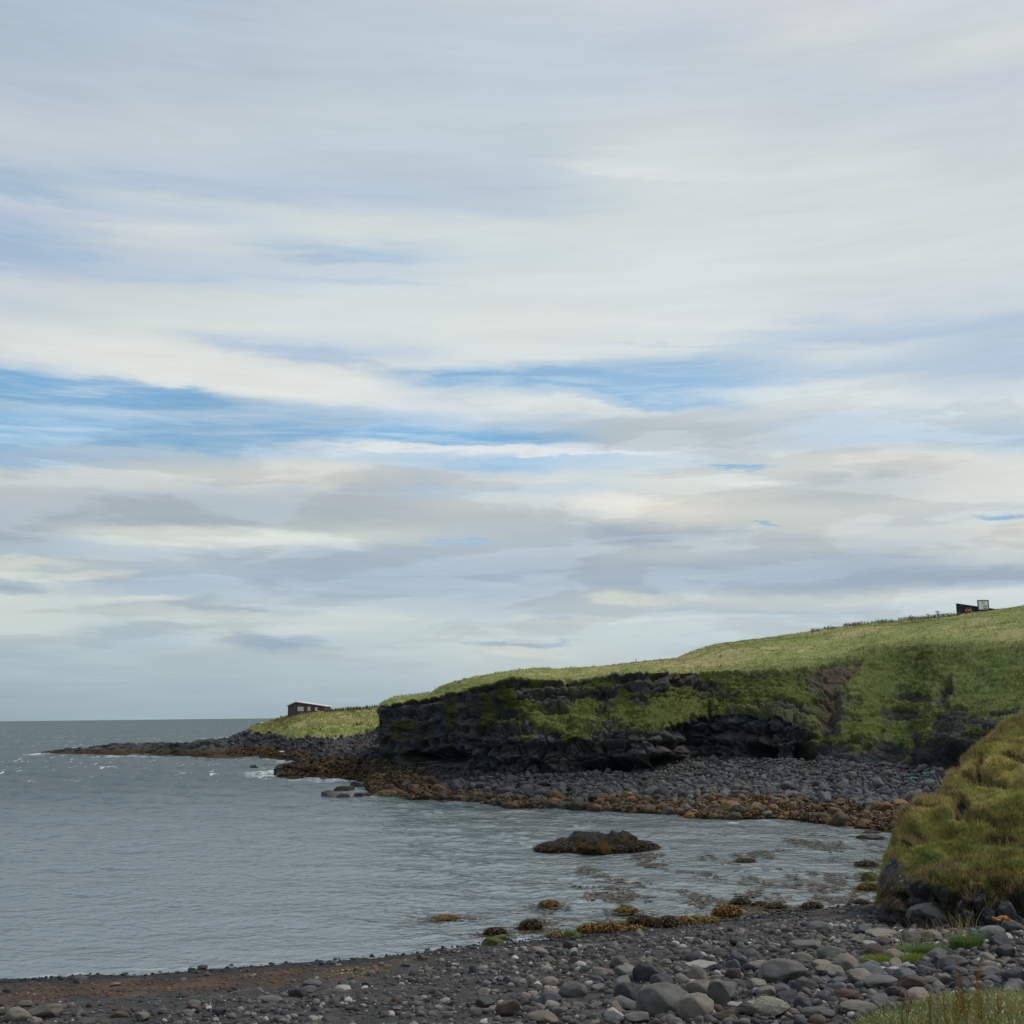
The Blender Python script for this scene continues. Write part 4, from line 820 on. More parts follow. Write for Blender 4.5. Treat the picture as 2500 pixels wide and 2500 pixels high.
c = np.array([.060, .059, .057])*RNG.uniform(.45, 1.6, (len(p), 1))*(1+.35*sst(1450, 1750, xx)[:, None]); c = np.where((RNG.uniform(size=len(p)) < .25)[:, None], c*np.array([.8, .86, .95]), c)
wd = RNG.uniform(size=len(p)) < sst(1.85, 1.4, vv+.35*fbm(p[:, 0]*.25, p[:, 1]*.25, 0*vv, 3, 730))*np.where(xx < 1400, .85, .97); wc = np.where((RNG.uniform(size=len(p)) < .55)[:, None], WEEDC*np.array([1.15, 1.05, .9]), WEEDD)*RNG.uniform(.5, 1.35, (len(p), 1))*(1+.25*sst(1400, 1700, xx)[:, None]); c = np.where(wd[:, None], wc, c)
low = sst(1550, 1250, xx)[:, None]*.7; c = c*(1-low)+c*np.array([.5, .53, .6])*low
b_ = (r > .26) & ~wd; s_ = (r <= .26) & ~wd
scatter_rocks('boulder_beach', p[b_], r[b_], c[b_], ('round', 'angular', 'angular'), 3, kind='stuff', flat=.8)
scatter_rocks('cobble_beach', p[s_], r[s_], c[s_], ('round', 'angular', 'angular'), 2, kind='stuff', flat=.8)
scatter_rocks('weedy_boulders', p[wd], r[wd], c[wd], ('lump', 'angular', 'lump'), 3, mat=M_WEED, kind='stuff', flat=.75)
m = ((C_V > .97) & (C_V < 3.2))*1.0; i, j, p = pick(C_fin, m, 2600); r = np.clip(np.exp(RNG.normal(-1.4, .5, len(p))), .12, .9)
c = np.where((RNG.uniform(size=len(p)) < sst(3.0, 1.8, C_V[i, j]+.2)*.85)[:, None], np.where((RNG.uniform(size=len(p)) < .45)[:, None], WEEDC*.75, WEEDD), np.array([.036, .038, .042]))*RNG.uniform(.5, 1.3, (len(p), 1))
m = ((B_V > 1.2) & (B_V < 3.05) & (B_PX > 560))*1.0; i, j, p2 = pick(B_fin, m, 5500); r2 = np.clip(np.exp(RNG.normal(-1.65, .45, len(p2))), .10, .8)
cb = np.array([.045, .047, .052])*RNG.uniform(.5, 1.6, (len(p2), 1)); cb = np.where((RNG.uniform(size=len(p2)) < sst(2.4, 1.7, B_V[i, j])*.8)[:, None], WEEDC*.8*RNG.uniform(.5, 1.2, (len(p2), 1)), cb)
scatter_rocks('point_rubble', np.concatenate([p, p2]), np.concatenate([r, r2]), np.concatenate([c, cb]), ('angular', 'lump', 'angular'), 3, kind='stuff', flat=.85)

def searock(px, py, w, h, col, kind, label, name='shore_rock', group=None, k=None, zb=0.0, sub=4, tilt=0.0, dp=.6):
    """rock standing in the sea; (px, py) is the middle of its waterline"""
    q = at_z(px, py, zb)[0]; sc = q[1]/FPX/math.cos(PITCH)*1.02; hw, hh = w*.5*sc, h*sc
    o = rock_obj(name, kind, int(k if k is not None else RNG.integers(0, 14)), sub, (q[0], q[1]+hw*dp*.9, zb+hh*.12), (hw*1.08, hw*dp, hh*(.72 if kind == 'lump' else .9)), RNG.uniform(-.15, .15), ST[col], tilt); return tag(o, label, 'rock', group)
SEA = [
 (618,1874,28,9,'wet','angular','low dark rock alone in the open water off the point'),
 (701,1937,14,6,'weedd','round','tiny rock left of the pointed dark rock'),
 (800,1949,44,17,'wet','angular','pointed dark rock left of the weedy boulders by the shore'),
 (836,1934,52,19,'weedd','angular','square dark rock in the foam off the point'),
 (846,1950,48,14,'wet','round','low rounded dark rock in front of the square rock'),
 (885,1950,46,17,'weedd','lump','dark rock joining the weedy shore behind the foam'),
 (935,1950,64,25,'weed','lump','large orange-brown weedy boulder at the left end of the boulder shore'),
 (980,1950,40,22,'weed','lump','smaller weedy boulder right of the large orange-brown one'),
 (873,1922,36,15,'wet','angular','black rock in the foam behind the square rock'),
 (710,1871,24,9,'wet','angular','small dark rock in the foam behind the tongue'),
 (735,1872,26,8,'wet','angular','flat dark rock beside the inner channel of foam'),
 (710,1883,20,6,'weedd','round','weedy hump near the tip of the tongue'),
 (684,1895,22,12,'wet','angular','rock at the very tip of the rocky tongue with surf on it'),
 (757,1904,22,6,'wet','round','small black rock in front of the tongue'),
 (784,1907,32,10,'wet','round','low black rock in the surf below the tongue'),
 (1084,1961,22,7,'weedd','round','small weedy rock in front of the boulder shore'),
 (1146,1974,24,5,'weedd','round','flat low rock just off the boulder shore'),
 (1248,1972,44,16,'weed','lump','weedy boulder jutting from the boulder shore'),
 (1452,1978,40,12,'weedd','lump','dark weedy rock at the middle of the boulder shore'),
 (1845,1993,170,26,'weed','lump','long orange mat of seaweed over rocks at the far shore'),
 (1762,1994,60,24,'weed','lump','orange weedy boulder left of the long seaweed mat'),
 (2006,2006,46,24,'weed','lump','orange round weedy boulder right of the long seaweed mat'),
 (2056,2010,34,20,'weedd','round','brown weedy boulder right of the orange round one'),
 (2110,2022,40,14,'weed','lump','weedy boulder at the inner corner of the bay'),
 (2190,2022,50,18,'weedd','lump','dark weedy boulder nearest the bluff at the far shore'),
 (1822,2107,38,9,'weedd','lump','small reddish weedy rock alone in the middle of the bay'),
 (2130,2036,44,10,'weedd','lump','dark weedy hump at the back of the cove'),
 (2132,2050,72,12,'weedd','lump','long low weedy reef at the back of the cove'),
 (2045,2050,30,5,'weed','lump','flat orange weed patch on a hidden rock in the cove'),
 (2118,2117,44,14,'weedd','lump','weedy mound beside the bluff, farthest of the three there'),
 (2127,2149,44,18,'algae','round','greenish mound beside the bluff, middle of the three there'),
 (2124,2175,44,19,'weed','lump','orange mound beside the bluff, nearest of the three there'),
 (2102,2208,22,9,'weedd','lump','small brown mound near the sand by the bluff'),
 (1986,2221,40,16,'weedd','lump','brown weedy mound second from the bluff in the shallows'),
 (1895,2221,38,14,'weedd','lump','brown weedy mound in the middle of the shallows'),
 (1855,2214,24,8,'weedd','round','little dark mound left of the middle weedy mound'),
 (1810,2211,38,17,'weedd','lump','brown weedy mound behind the tall golden one'),
 (1779,2240,60,30,'weed','lump','tall golden weed-covered rock at the waterline'),
 (1730,2256,44,16,'weed','lump','golden weedy heap left of the tall golden rock'),
 (1705,2256,40,18,'algae','round','bright green algae stone in the row of weedy rocks'),
 (1672,2261,44,22,'weed','lump','golden weedy rock left of the bright green stone'),
 (1632,2269,50,26,'weedd','round','dark rounded boulder with weed on its right side'),
 (1596,2262,30,20,'weed','lump','golden weed between two dark boulders'),
 (1567,2266,62,30,'weedd','lump','brown domed weedy boulder in the row at the waterline'),
 (1553,2275,30,14,'weed','lump','golden fringe of weed at the foot of the brown dome'),
 (1521,2268,24,18,'weed','lump','small golden weedy rock left of the brown dome'),
 (1495,2279,48,24,'weed','lump','golden mound, second from the left end of the row'),
 (1444,2279,52,22,'weed','lump','golden brown mound at the left end of the row'),
 (1397,2292,36,18,'algae','round','small dark green algae rock left of the weedy row'),
 (1358,2289,26,9,'weed','lump','tiny golden mound in the shallows'),
 (1341,2215,36,15,'weed','lump','golden mound farthest out among floating weed'),
 (1297,2272,44,26,'weedd','lump','dome of brown weed standing in calm water'),
 (1263,2271,26,7,'wet','round','flat bare stone left of the brown weed dome'),
 (1209,2286,40,19,'weedd','lump','brown weedy mound behind the green stone'),
 (1203,2312,50,19,'algae','round','long yellow-green algae stone on the left shallows'),
 (1223,2296,36,13,'algae','round','dark green stone behind the long yellow-green one'),
 (1530,2230,42,13,'weed','lump','flat golden weed clump out in the shallows'),
 (1087,2246,50,6,'weed','lump','flat weed raft drifting left of the others'),
]
SEAOBJ = []
for s_ in SEA: SEAOBJ.append(searock(*s_[:6], s_[6]))
# fringed weed hanging on the near mounds
pos = []; cl = []; hh = []; dro = []
for s_, o in zip(SEA, SEAOBJ):
    if s_[4] in ('weed', 'weedd') and s_[1] > 2100:
        n = int(s_[2]*24); th = RNG.uniform(0, 6.283, n); ph = np.arccos(RNG.uniform(.0, 1, n)); sx, sy, sz = o.scale
        p = np.stack([np.sin(ph)*np.cos(th)*sx*.95, np.sin(ph)*np.sin(th)*sy*.95, np.cos(ph)*sz*.9], 1)+np.array(o.location); c0 = np.array([.25, .15, .028]) if s_[4] == 'weed' else np.array([.085, .055, .018])
        dro.append(np.stack([np.sin(ph)*np.cos(th)*.8, np.sin(ph)*np.sin(th)*.8, -.3+0*ph], 1)); pos.append(p); cl.append(c0*RNG.uniform(.3, 1.25, (n, 1))); hh.append(np.full(n, .10)*RNG.uniform(.6, 1.5, n))
pos = np.concatenate(pos); cl = np.concatenate(cl); hh = np.concatenate(hh)
# islet
q = at_z(1462, 2083, 0)[0]; v, f = ICO[5]; v, f = ico(6); a = v.copy()
ux, uy = a[:, 0], a[:, 1]; rad = np.sqrt(ux**2+uy**2); dirn = np.arctan2(uy, ux)
W, D = 3.75, 2.3
x = ux*W; y = uy*D*(1+.1*np.sin(3*dirn)); prof = np.clip(1-rad**2.4, 0, 1)**.55; ridge = np.interp(ux, [-1, -.75, -.62, -.42, -.3, -.1, .1, .35, .42, .55, .8, 1], [.15, .55, .62, .78, 1.0, .95, .9, .85, 1.02, .72, .5, .2])
z = np.where(a[:, 2] > 0, 0.85*prof*ridge, -.6*prof)
c1, f1, f2 = cells(x*1.3, y*1.3, z*1.8, 811); c2, g1, g2 = cells(x*3, y*3, z*3, 812); nn = fbm(x*.9, y*.9, z, 4, 813)
up = (a[:, 2] > 0)*1.0; z = z+up*((c1-.5)*.48+(c2-.5)*.24+.10*nn)*prof; x = x+.35*nn+(c1-.5)*.3; y = y+.3*(c2-.5)+.3*(c1-.5)
cr = np.where((up*z > .74+.35*nn)[:, None], np.array([.030, .031, .030]), np.where((c2 > .55)[:, None], WEEDC*.5, WEEDD*.7))*(.6+.8*c2)[:, None]
o = link('rock_islet', mesh_np('rock_islet', np.stack([x, y, z], 1), f, cr*.75), M_TERR); o.location = (q[0], q[1]+D*.85, 0); o.rotation_euler = (0, 0, R(6)); tag(o, 'long low jagged rock islet draped in brown seaweed in the middle of the bay', 'rock islet')
n = 5000; th = RNG.uniform(0, 6.283, n); rr = np.sqrt(RNG.uniform(.1, 1, n)); p = np.stack([rr*np.cos(th)*W, rr*np.sin(th)*D, .55*(1-rr**2.4)**.55], 1)+np.array(o.location)
pos = np.concatenate([pos, p]); cl = np.concatenate([cl, WEEDC*RNG.uniform(.15, .7, (n, 1))]); hh = np.concatenate([hh, RNG.uniform(.1, .22, n)]); dro = np.concatenate(dro+[np.stack([np.cos(th)*.7, np.sin(th)*.7, -.3+0*th], 1)])
blades('seaweed_fringe', pos, hh, hh*.45, cl, lean=.9, droop=dro, mat=M_WEED, kind='stuff')
# floating weed: small fronds breaking the surface in drifts
n = 100000; X = RNG.uniform(-6, 22, n); Y = RNG.uniform(42, 90, n); s = Y-Yshore(X); d = fbm(X*.35, Y*.16, 0*X, 4, 850, .6)+.5*fbm(X*2, Y*.8, 0*X, 2, 851)
pxx = 1250+FPX*X/Y; k = (s > .3) & (d > .08+.49*sst(1600, 1000, pxx)+.02*np.maximum(s-7, 0)*sst(2100, 1700, pxx)+.010*np.maximum(s-10, 0)); X, Y = X[k], Y[k]
for s_, o in zip(SEA, SEAOBJ):
    if s_[4] in ('weed', 'weedd') and s_[1] > 2090:
        n = int(s_[2]*5); X = np.append(X, o.location.x+RNG.normal(0, o.scale.x*1.5, n)); Y = np.append(Y, o.location.y-o.scale.y*.3+RNG.normal(0, o.scale.x*1.0, n))
k = Y > Yshore(X)+.1; X, Y = X[k], Y[k]
p = np.stack([X, Y, np.full(len(X), .035)], 1); h = RNG.uniform(.05, .16, len(X)); blades('floating_seaweed', p, h, h*1.3, np.array([.085, .055, .018])*RNG.uniform(.3, 1.3, (len(X), 1)), lean=2.2, flat=.12, mat=M_WEED, kind='stuff')

# ------------------------------------------------------------------ grass
def grass_on(name, Pg, nr, msk, colg, n, h0, h1, wf, cmul=1.15, lean=.35, dry=.12, dryc=(.30, .26, .12), **k):
    i, j, p = pick(Pg, msk, n); h = RNG.uniform(h0, h1, n); c = colg[i, j]*RNG.uniform(.8, 1.3, (n, 1))*cmul; dm = RNG.uniform(size=n) < dry; c = np.where(dm[:, None], np.array(dryc)*RNG.uniform(.7, 1.2, (n, 1)), c)
    h = np.where(dm, h*1.25, h)*np.clip(1+1.3*fbm(p[:, 0]*.9, p[:, 1]*.9, p[:, 2]*.9, 2, 66), .4, 1.9); c = c*np.clip(1+.6*fbm(p[:, 0]*.9, p[:, 1]*.9, p[:, 2]*.9, 2, 67)+.45*fbm(p[:, 0]*.11, p[:, 1]*.11, p[:, 2]*.2, 3, 68), .45, 1.7)[:, None]; return blades(name, p-np.array([0, 0, .03]), h, h*wf, c, lean=lean, nrm=nr[i, j]*np.array([1, 1, .2]), **k)
m = A_gm*sst(3.05, 3.3, A_V)*(A_V < 8.2)+.35*A_tuft
grass_on('hill_grass', A_fin, A_nr, m, A_col, 250000, .06, .19, .30, 1.15, .6, .10, kind='stuff')
m = B_gm*(B_V > 2.9)*(B_V < 5.2); grass_on('point_grass', B_fin, B_nr, m, B_col, 50000, .15, .42, .30, 1.15, .5, .12, kind='stuff')
m = D_gm*(D_V > 1.5)*(D_V < 5.2); grass_on('bluff_grass', D_fin, D_nr, m, D_col, 240000, .07, .18, .13, 1.455, .6, .10, dryc=(.26, .20, .09), kind='stuff')
# flowering heads, pinkish brown, thick along the edges of the turf
edge = np.abs(np.gradient(D_gm, axis=1))*6+np.abs(np.gradient(D_gm, axis=0))*4; m = np.clip(edge+.08*D_gm*sst(-.1, .5, fbm(D_fin[..., 0]*.5, D_fin[..., 1]*.5, D_fin[..., 2], 3, 870))+.8*sst(.25, .05, np.abs(D_V-4.0)), 0, 1.2)*(D_V > 1.7)*(D_V < 4.4)
i, j, p = pick(D_fin, m, 17000); h = RNG.uniform(.15, .38, len(p)); blades('flowering_grass', p, h, h*.05, np.where((RNG.uniform(size=len(p)) < .6)[:, None], np.array([.28, .17, .10]), np.array([.34, .27, .12]))*RNG.uniform(.6, 1.2, (len(p), 1)), lean=.3, kind='stuff')
# drooping dead grass on the rock foot
m = ((D_V > 1.35) & (D_V < 2.3))*1.0*sst(-.3, .3, fbm(D_fin[..., 0]*.8, D_fin[..., 1]*.8, D_fin[..., 2]*.5, 3, 880)); i, j, p = pick(D_fin, m, 6500); h = RNG.uniform(.15, .4, len(p)); dr = D_nr[i, j]*.6; dr[:, 2] = -.5
blades('hanging_grass', p, h, h*.06, np.array([.12, .085, .035])*RNG.uniform(.5, 1.4, (len(p), 1)), lean=.2, droop=dr, kind='stuff')
# near bank
n = 60000; X = RNG.uniform(-1, 9.5, n); Y = RNG.uniform(10, 18, n); ed = bank_edge(X); k = (Y < ed+.1); X, Y = X[k], Y[k]; Z = bankz(X, Y); nb = fbm(X*1.1, Y*1.1, 0*X, 3, 900)
c = np.where((nb > .1)[:, None], np.array([.26, .24, .09]), np.array([.16, .19, .055])); t = RNG.uniform(size=len(X)); c = np.where((t < .22)[:, None], np.array([.40, .34, .18]), c); c = np.where((t > .985)[:, None], np.array([.6, .6, .52]), c)*RNG.uniform(.6, 1.3, (len(X), 1))
h = RNG.uniform(.07, .20, len(X))*(1+.5*nb); blades('bank_grass', np.stack([X, Y, Z], 1), h, h*.05+.002, c, lean=.5, kind='stuff')
# leafy heads and seed sprays over the bank
n = 26000; X = RNG.uniform(1, 9.5, n); Y = RNG.uniform(12, 17.6, n); ed = 15.2+.25*X-1.0*sst(3.5, 1.5, X); nb = fbm(X*1.6, Y*1.6, 0*X, 3, 905); k = (Y < ed+.15) & (nb > -.1); X, Y, nb = X[k], Y[k], nb[k]; Z = bankz(X, Y)+RNG.uniform(.03, .17, len(X))
c = np.where((nb > .2)[:, None], np.array([.36, .38, .20]), np.array([.17, .23, .07]))*RNG.uniform(.6, 1.3, (len(X), 1)); h = RNG.uniform(.012, .03, len(X)); blades('bank_flowers', np.stack([X, Y, Z], 1), h, h*.9, c, lean=1.2, kind='stuff')

# matted weed draped over the boulders at the far water's edge
m = ((A_V > .98) & (A_V < 1.75))*sst(-.25, .25, fbm(A_fin[..., 0]*.3, A_fin[..., 1]*.3, 0*A_V, 3, 990)+.5*sst(1450, 1800, A_PX)+.9*(1.25-A_V)); i, j, p = pick(A_fin, m, 46000); p[:, 2] += RNG.uniform(.05, .34, len(p)); h = RNG.uniform(.12, .34, len(p))
blades('seaweed_mat', p, h, h*.5, np.where((RNG.uniform(size=len(p)) < .5)[:, None], np.array([.150, .078, .018]), np.array([.070, .044, .016]))*RNG.uniform(.4, 1.4, (len(p), 1)), lean=1.3, flat=.35, mat=M_WEED, kind='stuff')
m = ((C_V > .98) & (C_V < 2.4))*1.0; i, j, p = pick(C_fin, m, 14000); p[:, 2] += RNG.uniform(.1, .5, len(p)); h = RNG.uniform(.2, .5, len(p))
blades('seaweed_mat', p, h, h*.5, np.where((RNG.uniform(size=len(p)) < .3)[:, None], np.array([.120, .066, .018]), np.array([.045, .034, .014]))*RNG.uniform(.4, 1.4, (len(p), 1)), lean=1.3, flat=.35, mat=M_WEED, kind='stuff')

# grass patches between the stones: things, each a tussock
def tussock(px, py, w, n, hgt, colr, label, stalks=0, dep=.5, stalk_h=.8):
    q = on_beach(px, py); sc = q[1]/FPX*1.03; hw = w*.5*sc; a = RNG.uniform(0, 6.283, n); r = np.sqrt(RNG.uniform(size=n)); X = q[0]+np.cos(a)*r*hw; Y = q[1]+np.sin(a)*r*hw*dep; Z = beachz(X, Y)+.05
    h = RNG.uniform(.5, 1.1, n)*hgt; out = np.stack([np.cos(a)*r*.5, np.sin(a)*r*.3, 0*a], 1)
    e = empty('grass_tussock', (q[0], q[1], q[2])); tag(e, label, 'grass tussock')
    o = blades('leaves_seeds', np.stack([X, Y, Z], 1)-np.array(e.location), h, h*.05, np.array(colr)*RNG.uniform(.6, 1.35, (n, 1)), lean=.35, nrm=out); o.parent = e
    if stalks:
        a = RNG.uniform(0, 6.283, stalks); X = q[0]+RNG.normal(0, hw*.45, stalks); Y = q[1]+RNG.normal(0, .15, stalks); ln = np.stack([RNG.uniform(-1.1, .5, stalks), 0*a, 0*a], 1); h = RNG.uniform(.6, 1.1, stalks)*stalk_h
        o = blades('stalks', np.stack([X, Y, beachz(X, Y)], 1)-np.array(e.location), h, np.full(stalks, .022), np.array([.36, .30, .13])*RNG.uniform(.7, 1.1, (stalks, 1)), lean=.12, nrm=ln*1.1); o.parent = e
tussock(2180, 2352, 150, 2600, .22, (.22, .27, .05), 'low yellow-green grass patch spreading left between the stones')
tussock(2240, 2334, 130, 2600, .28, (.17, .25, .08), 'taller fresh green grass patch with tan stalks in front of the very large boulder', 26, .45, 1.1)
tussock(2360, 2318, 75, 2200, .34, (.15, .24, .065), 'rounded green grass tuft with long tan stalks near the turquoise scrap', 34, .6, 1.25)
tussock(2450, 2385, 90, 1800, .10, (.10, .16, .10), 'bluish green creeping plant patch by the black boulder at the right border')
tussock(2470, 2422, 120, 2200, .10, (.10, .17, .13), 'bluish creeping plant patch just above the right end of the bank')

# tall dry weeds on the bank
def tube(bm, pts, r0, r1, seg=5):
    prev = None; n = len(pts)
    for i, p in enumerate(pts):
        d = (Vector(pts[min(i+1, n-1)])-Vector(pts[max(i-1, 0)])).normalized(); a = d.orthogonal().normalized(); b = d.cross(a); r = r0+(r1-r0)*i/(n-1)
        ring = [bm.verts.new(Vector(p)+(a*math.cos(t)+b*math.sin(t))*r) for t in [6.2832*k/seg for k in range(seg)]]
        if prev:
            for k in range(seg): bm.faces.new((prev[k], prev[(k+1) % seg], ring[(k+1) % seg], ring[k]))
        prev = ring
def bm_obj(name, bm, mat, parent=None):
    me = bpy.data.meshes.new(name); bm.normal_update(); bm.to_mesh(me); bm.free(); return link(name, me, mat, parent)
M_STALK = mat_plain('dry_stalk', (.13, .085, .055), .85, .15, 6, 0); M_GOLD = mat_plain('golden_stem', (.34, .20, .04), .8, .2, 6, 0); M_SEED = mat_plain('rusty_seed', (.36, .19, .04), .85, .25, 9, 0); M_PALE = mat_plain('bleached_stalk', (.30, .26, .20), .85, .15, 6, 0)
def weed(px, pytop, pybot, Y, kind, label, lean=0.0):
    b = at_y(px, pybot, Y)[0]; t = at_y(px+lean, pytop, Y)[0]; x, y = b[0], b[1]; z = float(bankz(np.array([x]), np.array([y]))[0]); e = empty('dock_plant' if kind != 'thin' else 'dry_stalk', (x, y, z)); H = t[2]-z; dx = t[0]-x
    tag(e, label, 'plant'); bm = bmesh.new(); pts = [(dx*s*s+.012*math.sin(9*s+px), .01*math.sin(7*s), H*s) for s in np.linspace(0, 1, 9)]; tube(bm, pts, .006, .0025)
    for k in range(9 if kind == 'thin' else 8):
        s = RNG.uniform(.45, .97); i = int(s*8); p = Vector(pts[i]); a = RNG.uniform(0, 6.28); l = RNG.uniform(.04, .13)*(1.3-s); tube(bm, [p, p+Vector((math.cos(a)*l*.5, math.sin(a)*l*.5, l*.7)), p+Vector((math.cos(a)*l*.7, math.sin(a)*l*.7, l*1.5))], .003, .0015, 4)
    bm_obj('stem', bm, {'thin': M_STALK, 'pale': M_PALE, 'gold': M_GOLD}[kind], e)
    if kind == 'gold': sd_ = (380, .25, 1.0, .05)
    else: sd_ = (70, .45, 1.0, .03)
    bm = bmesh.new()
    for k in range(sd_[0]):
        s = RNG.uniform(sd_[1], sd_[2]); i = s*8; i0 = min(int(i), 7); p = Vector(pts[i0]).lerp(Vector(pts[i0+1]), i-i0); a = RNG.uniform(0, 6.28); rr = RNG.uniform(.2, 1)*sd_[3]*(1.25-s*.6); c = p+Vector((math.cos(a)*rr, math.sin(a)*rr, RNG.uniform(-.02, .02))); r = RNG.uniform(.004, .009)
        vs = [bm.verts.new(c+Vector(d)*r) for d in ((1, 0, 0), (-1, .3, 0), (0, -.6, 1.2), (0, .8, .6))]
        for tri in ((0, 1, 2), (1, 3, 2), (3, 0, 2), (0, 3, 1)): bm.faces.new([vs[q] for q in tri])
    bm_obj('seed_head', bm, M_SEED if kind != 'pale' else M_PALE, e)
weed(2338, 2368, 2490, 13.5, 'gold', 'leftmost of the two fuzzy golden dock plants on the grassy bank', 2)
weed(2386, 2352, 2490, 13.2, 'gold', 'taller right one of the two fuzzy golden dock plants', 6)
weed(2352, 2420, 2490, 14.2, 'gold', 'short golden dock plant between the two fuzzy ones', -3)
weed(2202, 2394, 2470, 14.6, 'thin', 'thin reddish stalk at the left end of the grassy bank', -4)
weed(2214, 2420, 2470, 14.4, 'thin', 'short stalk just right of the reddish one', 3)
weed(2300, 2400, 2490, 13.5, 'pale', 'bleached stalk leaning left, left of the golden dock plants', -22)
weed(2275, 2432, 2490, 13.4, 'thin', 'dark bent stalk left of the bleached leaning one', -14)
weed(2310, 2428, 2495, 12.6, 'thin', 'dark forked stalk right under the bleached leaning one', -6)
weed(2362, 2440, 2495, 13, 'thin', 'short brown stalk between the golden dock plants', 0)
weed(2408, 2397, 2495, 13, 'pale', 'tall bleached stalk right of the golden dock plants', -1)
weed(2400, 2425, 2495, 12.6, 'thin', 'dark stalk close left of the tall bleached stalk', -8)
weed(2434, 2430, 2495, 13.4, 'thin', 'thin brown stalk, rightmost on the bank', 4)

# ================================================================== cabin on the point
def box(bm, x0, x1, y0, y1, z0, z1):
    v = [bm.verts.new(p) for p in ((x0,y0,z0),(x1,y0,z0),(x1,y1,z0),(x0,y1,z0),(x0,y0,z1),(x1,y0,z1),(x1,y1,z1),(x0,y1,z1))]
    for f in ((0,3,2,1),(4,5,6,7),(0,1,5,4),(1,2,6,5),(2,3,7,6),(3,0,4,7)): bm.faces.new([v[i] for i in f])
def prism(bm, poly, y0, y1):
    a = [bm.verts.new((x, y0, z)) for x, z in poly]; b = [bm.verts.new((x, y1, z)) for x, z in poly]; bm.faces.new(a); bm.faces.new(b[::-1])
    for i in range(len(poly)): bm.faces.new((a[i], b[i], b[(i+1) % len(poly)], a[(i+1) % len(poly)]))
M_WALLR = bpy.data.materials.new('red_brown_boards'); M_WALLR.use_nodes = True
def boards(m, c, scale=5.0):
    nt = m.node_tree; N = nt.nodes; L = nt.links; b = N['Principled BSDF']; tc = N.new('ShaderNodeTexCoord'); w = N.new('ShaderNodeTexWave'); w.bands_direction = 'X'; w.inputs['Scale'].default_value = scale; w.inputs['Distortion'].default_value = .3
    L.new(tc.outputs['Object'], w.inputs['Vector']); r = N.new('ShaderNodeMix'); r.data_type = 'RGBA'; L.new(w.outputs['Fac'], r.inputs[0]); r.inputs[6].default_value = (*[v*.75 for v in c], 1); r.inputs[7].default_value = (*c, 1); L.new(r.outputs[2], b.inputs['Base Color']); b.inputs['Roughness'].default_value = .8
boards(M_WALLR, (.105, .060, .062), 4); M_ROOF = mat_plain('grey_roof', (.62, .61, .60), .6, .06, .5, 0); M_TRIM = mat_plain('dark_trim', (.035, .022, .02), .7, .1, 1, 0); M_WHITE = mat_plain('white_paint', (.80, .80, .80), .5, .04, 1, 0)
M_GLASS = mat_plain('window_glass', (.50, .55, .56), .15, .1, 1, 0, spec=.8); M_DARKP = bpy.data.materials.new('charcoal_boards'); M_DARKP.use_nodes = True; boards(M_DARKP, (.020, .024, .034), 6)
Yc = float(np.median(B_fin[(np.abs(B_PX-745) < 6) & (np.abs(B_V-5) < .03)][:, 1]))-1.0
def szf(px, py): return at_y(px, py, Yc)[0]
c0 = szf(703, 1747); pk = szf(723, 1713.5); lw = szf(703, 1722); rw = szf(793, 1723)
e = empty('cabin', (c0[0], c0[1], c0[2]-.3), R(-3.5)); tag(e, 'red-brown wooden cabin with light grey roof standing on the grassy point', 'cabin')
wx = (rw[0]-c0[0]); zl = lw[2]-c0[2]+.3; zr = rw[2]-c0[2]+.3; zp = pk[2]-c0[2]+.3; xp = pk[0]-c0[0]; DP = 7.0
bm = bmesh.new(); prism(bm, [(0, -.4), (wx, -.4), (wx, zr-.12), (xp, zp-.12), (0, zl-.12)], 0, DP); wl_ = bm_obj('wall', bm, M_WALLR, e)
bm = bmesh.new(); t = .14; prism(bm, [(-.32, zl-.2), (-.32, zl-.2+t), (xp, zp+t-.06), (wx+.3, zr-.1+t-.06), (wx+.3, zr-.16), (xp, zp-.08)], -.4, DP+.4); bm_obj('roof', bm, M_ROOF, e)
bm = bmesh.new(); box(bm, -.03, .10, -.035, -.002, -.3, zl-.2); bm2 = bmesh.new(); box(bm2, wx-.10, wx+.03, -.035, -.002, -.3, zr-.2); bm_obj('corner_board', bm, M_TRIM, e); bm_obj('corner_board', bm2, M_TRIM, e)
def win(px0, px1, py0, py1, label=None):
    a = szf(px0, py1); b = szf(px1, py0); x0, x1, z0, z1 = a[0]-c0[0], b[0]-c0[0], a[2]-c0[2]+.3, b[2]-c0[2]+.3; bm = bmesh.new(); f = .08
    for q in ((x0, x1, z0, z0+f), (x0, x1, z1-f, z1), (x0, x0+f, z0+f, z1-f), (x1-f, x1, z0+f, z1-f), ((x0+x1)/2-.03, (x0+x1)/2+.03, z0+f, z1-f)): box(bm, q[0], q[1], -.07, -.004, q[2], q[3])
    w = bm_obj('window', bm, M_WHITE, e); bm = bmesh.new(); box(bm, x0+f, x1-f, -.045, -.008, z0+f, z1-f); bm_obj('pane', bm, M_GLASS, w)
for q in ((727, 734.5, 1725.5, 1736), (734.8, 741.8, 1725.5, 1736), (752, 758.5, 1725.5, 1735.5), (770, 776, 1727, 1735.5)): win(*q)
a = szf(767.8, 1736.8); b = szf(769.8, 1727.5); bm = bmesh.new(); box(bm, a[0]-c0[0], b[0]-c0[0], -.05, -.003, a[2]-c0[2]+.1, b[2]-c0[2]+.3); bm_obj('door', bm, M_TRIM, e)

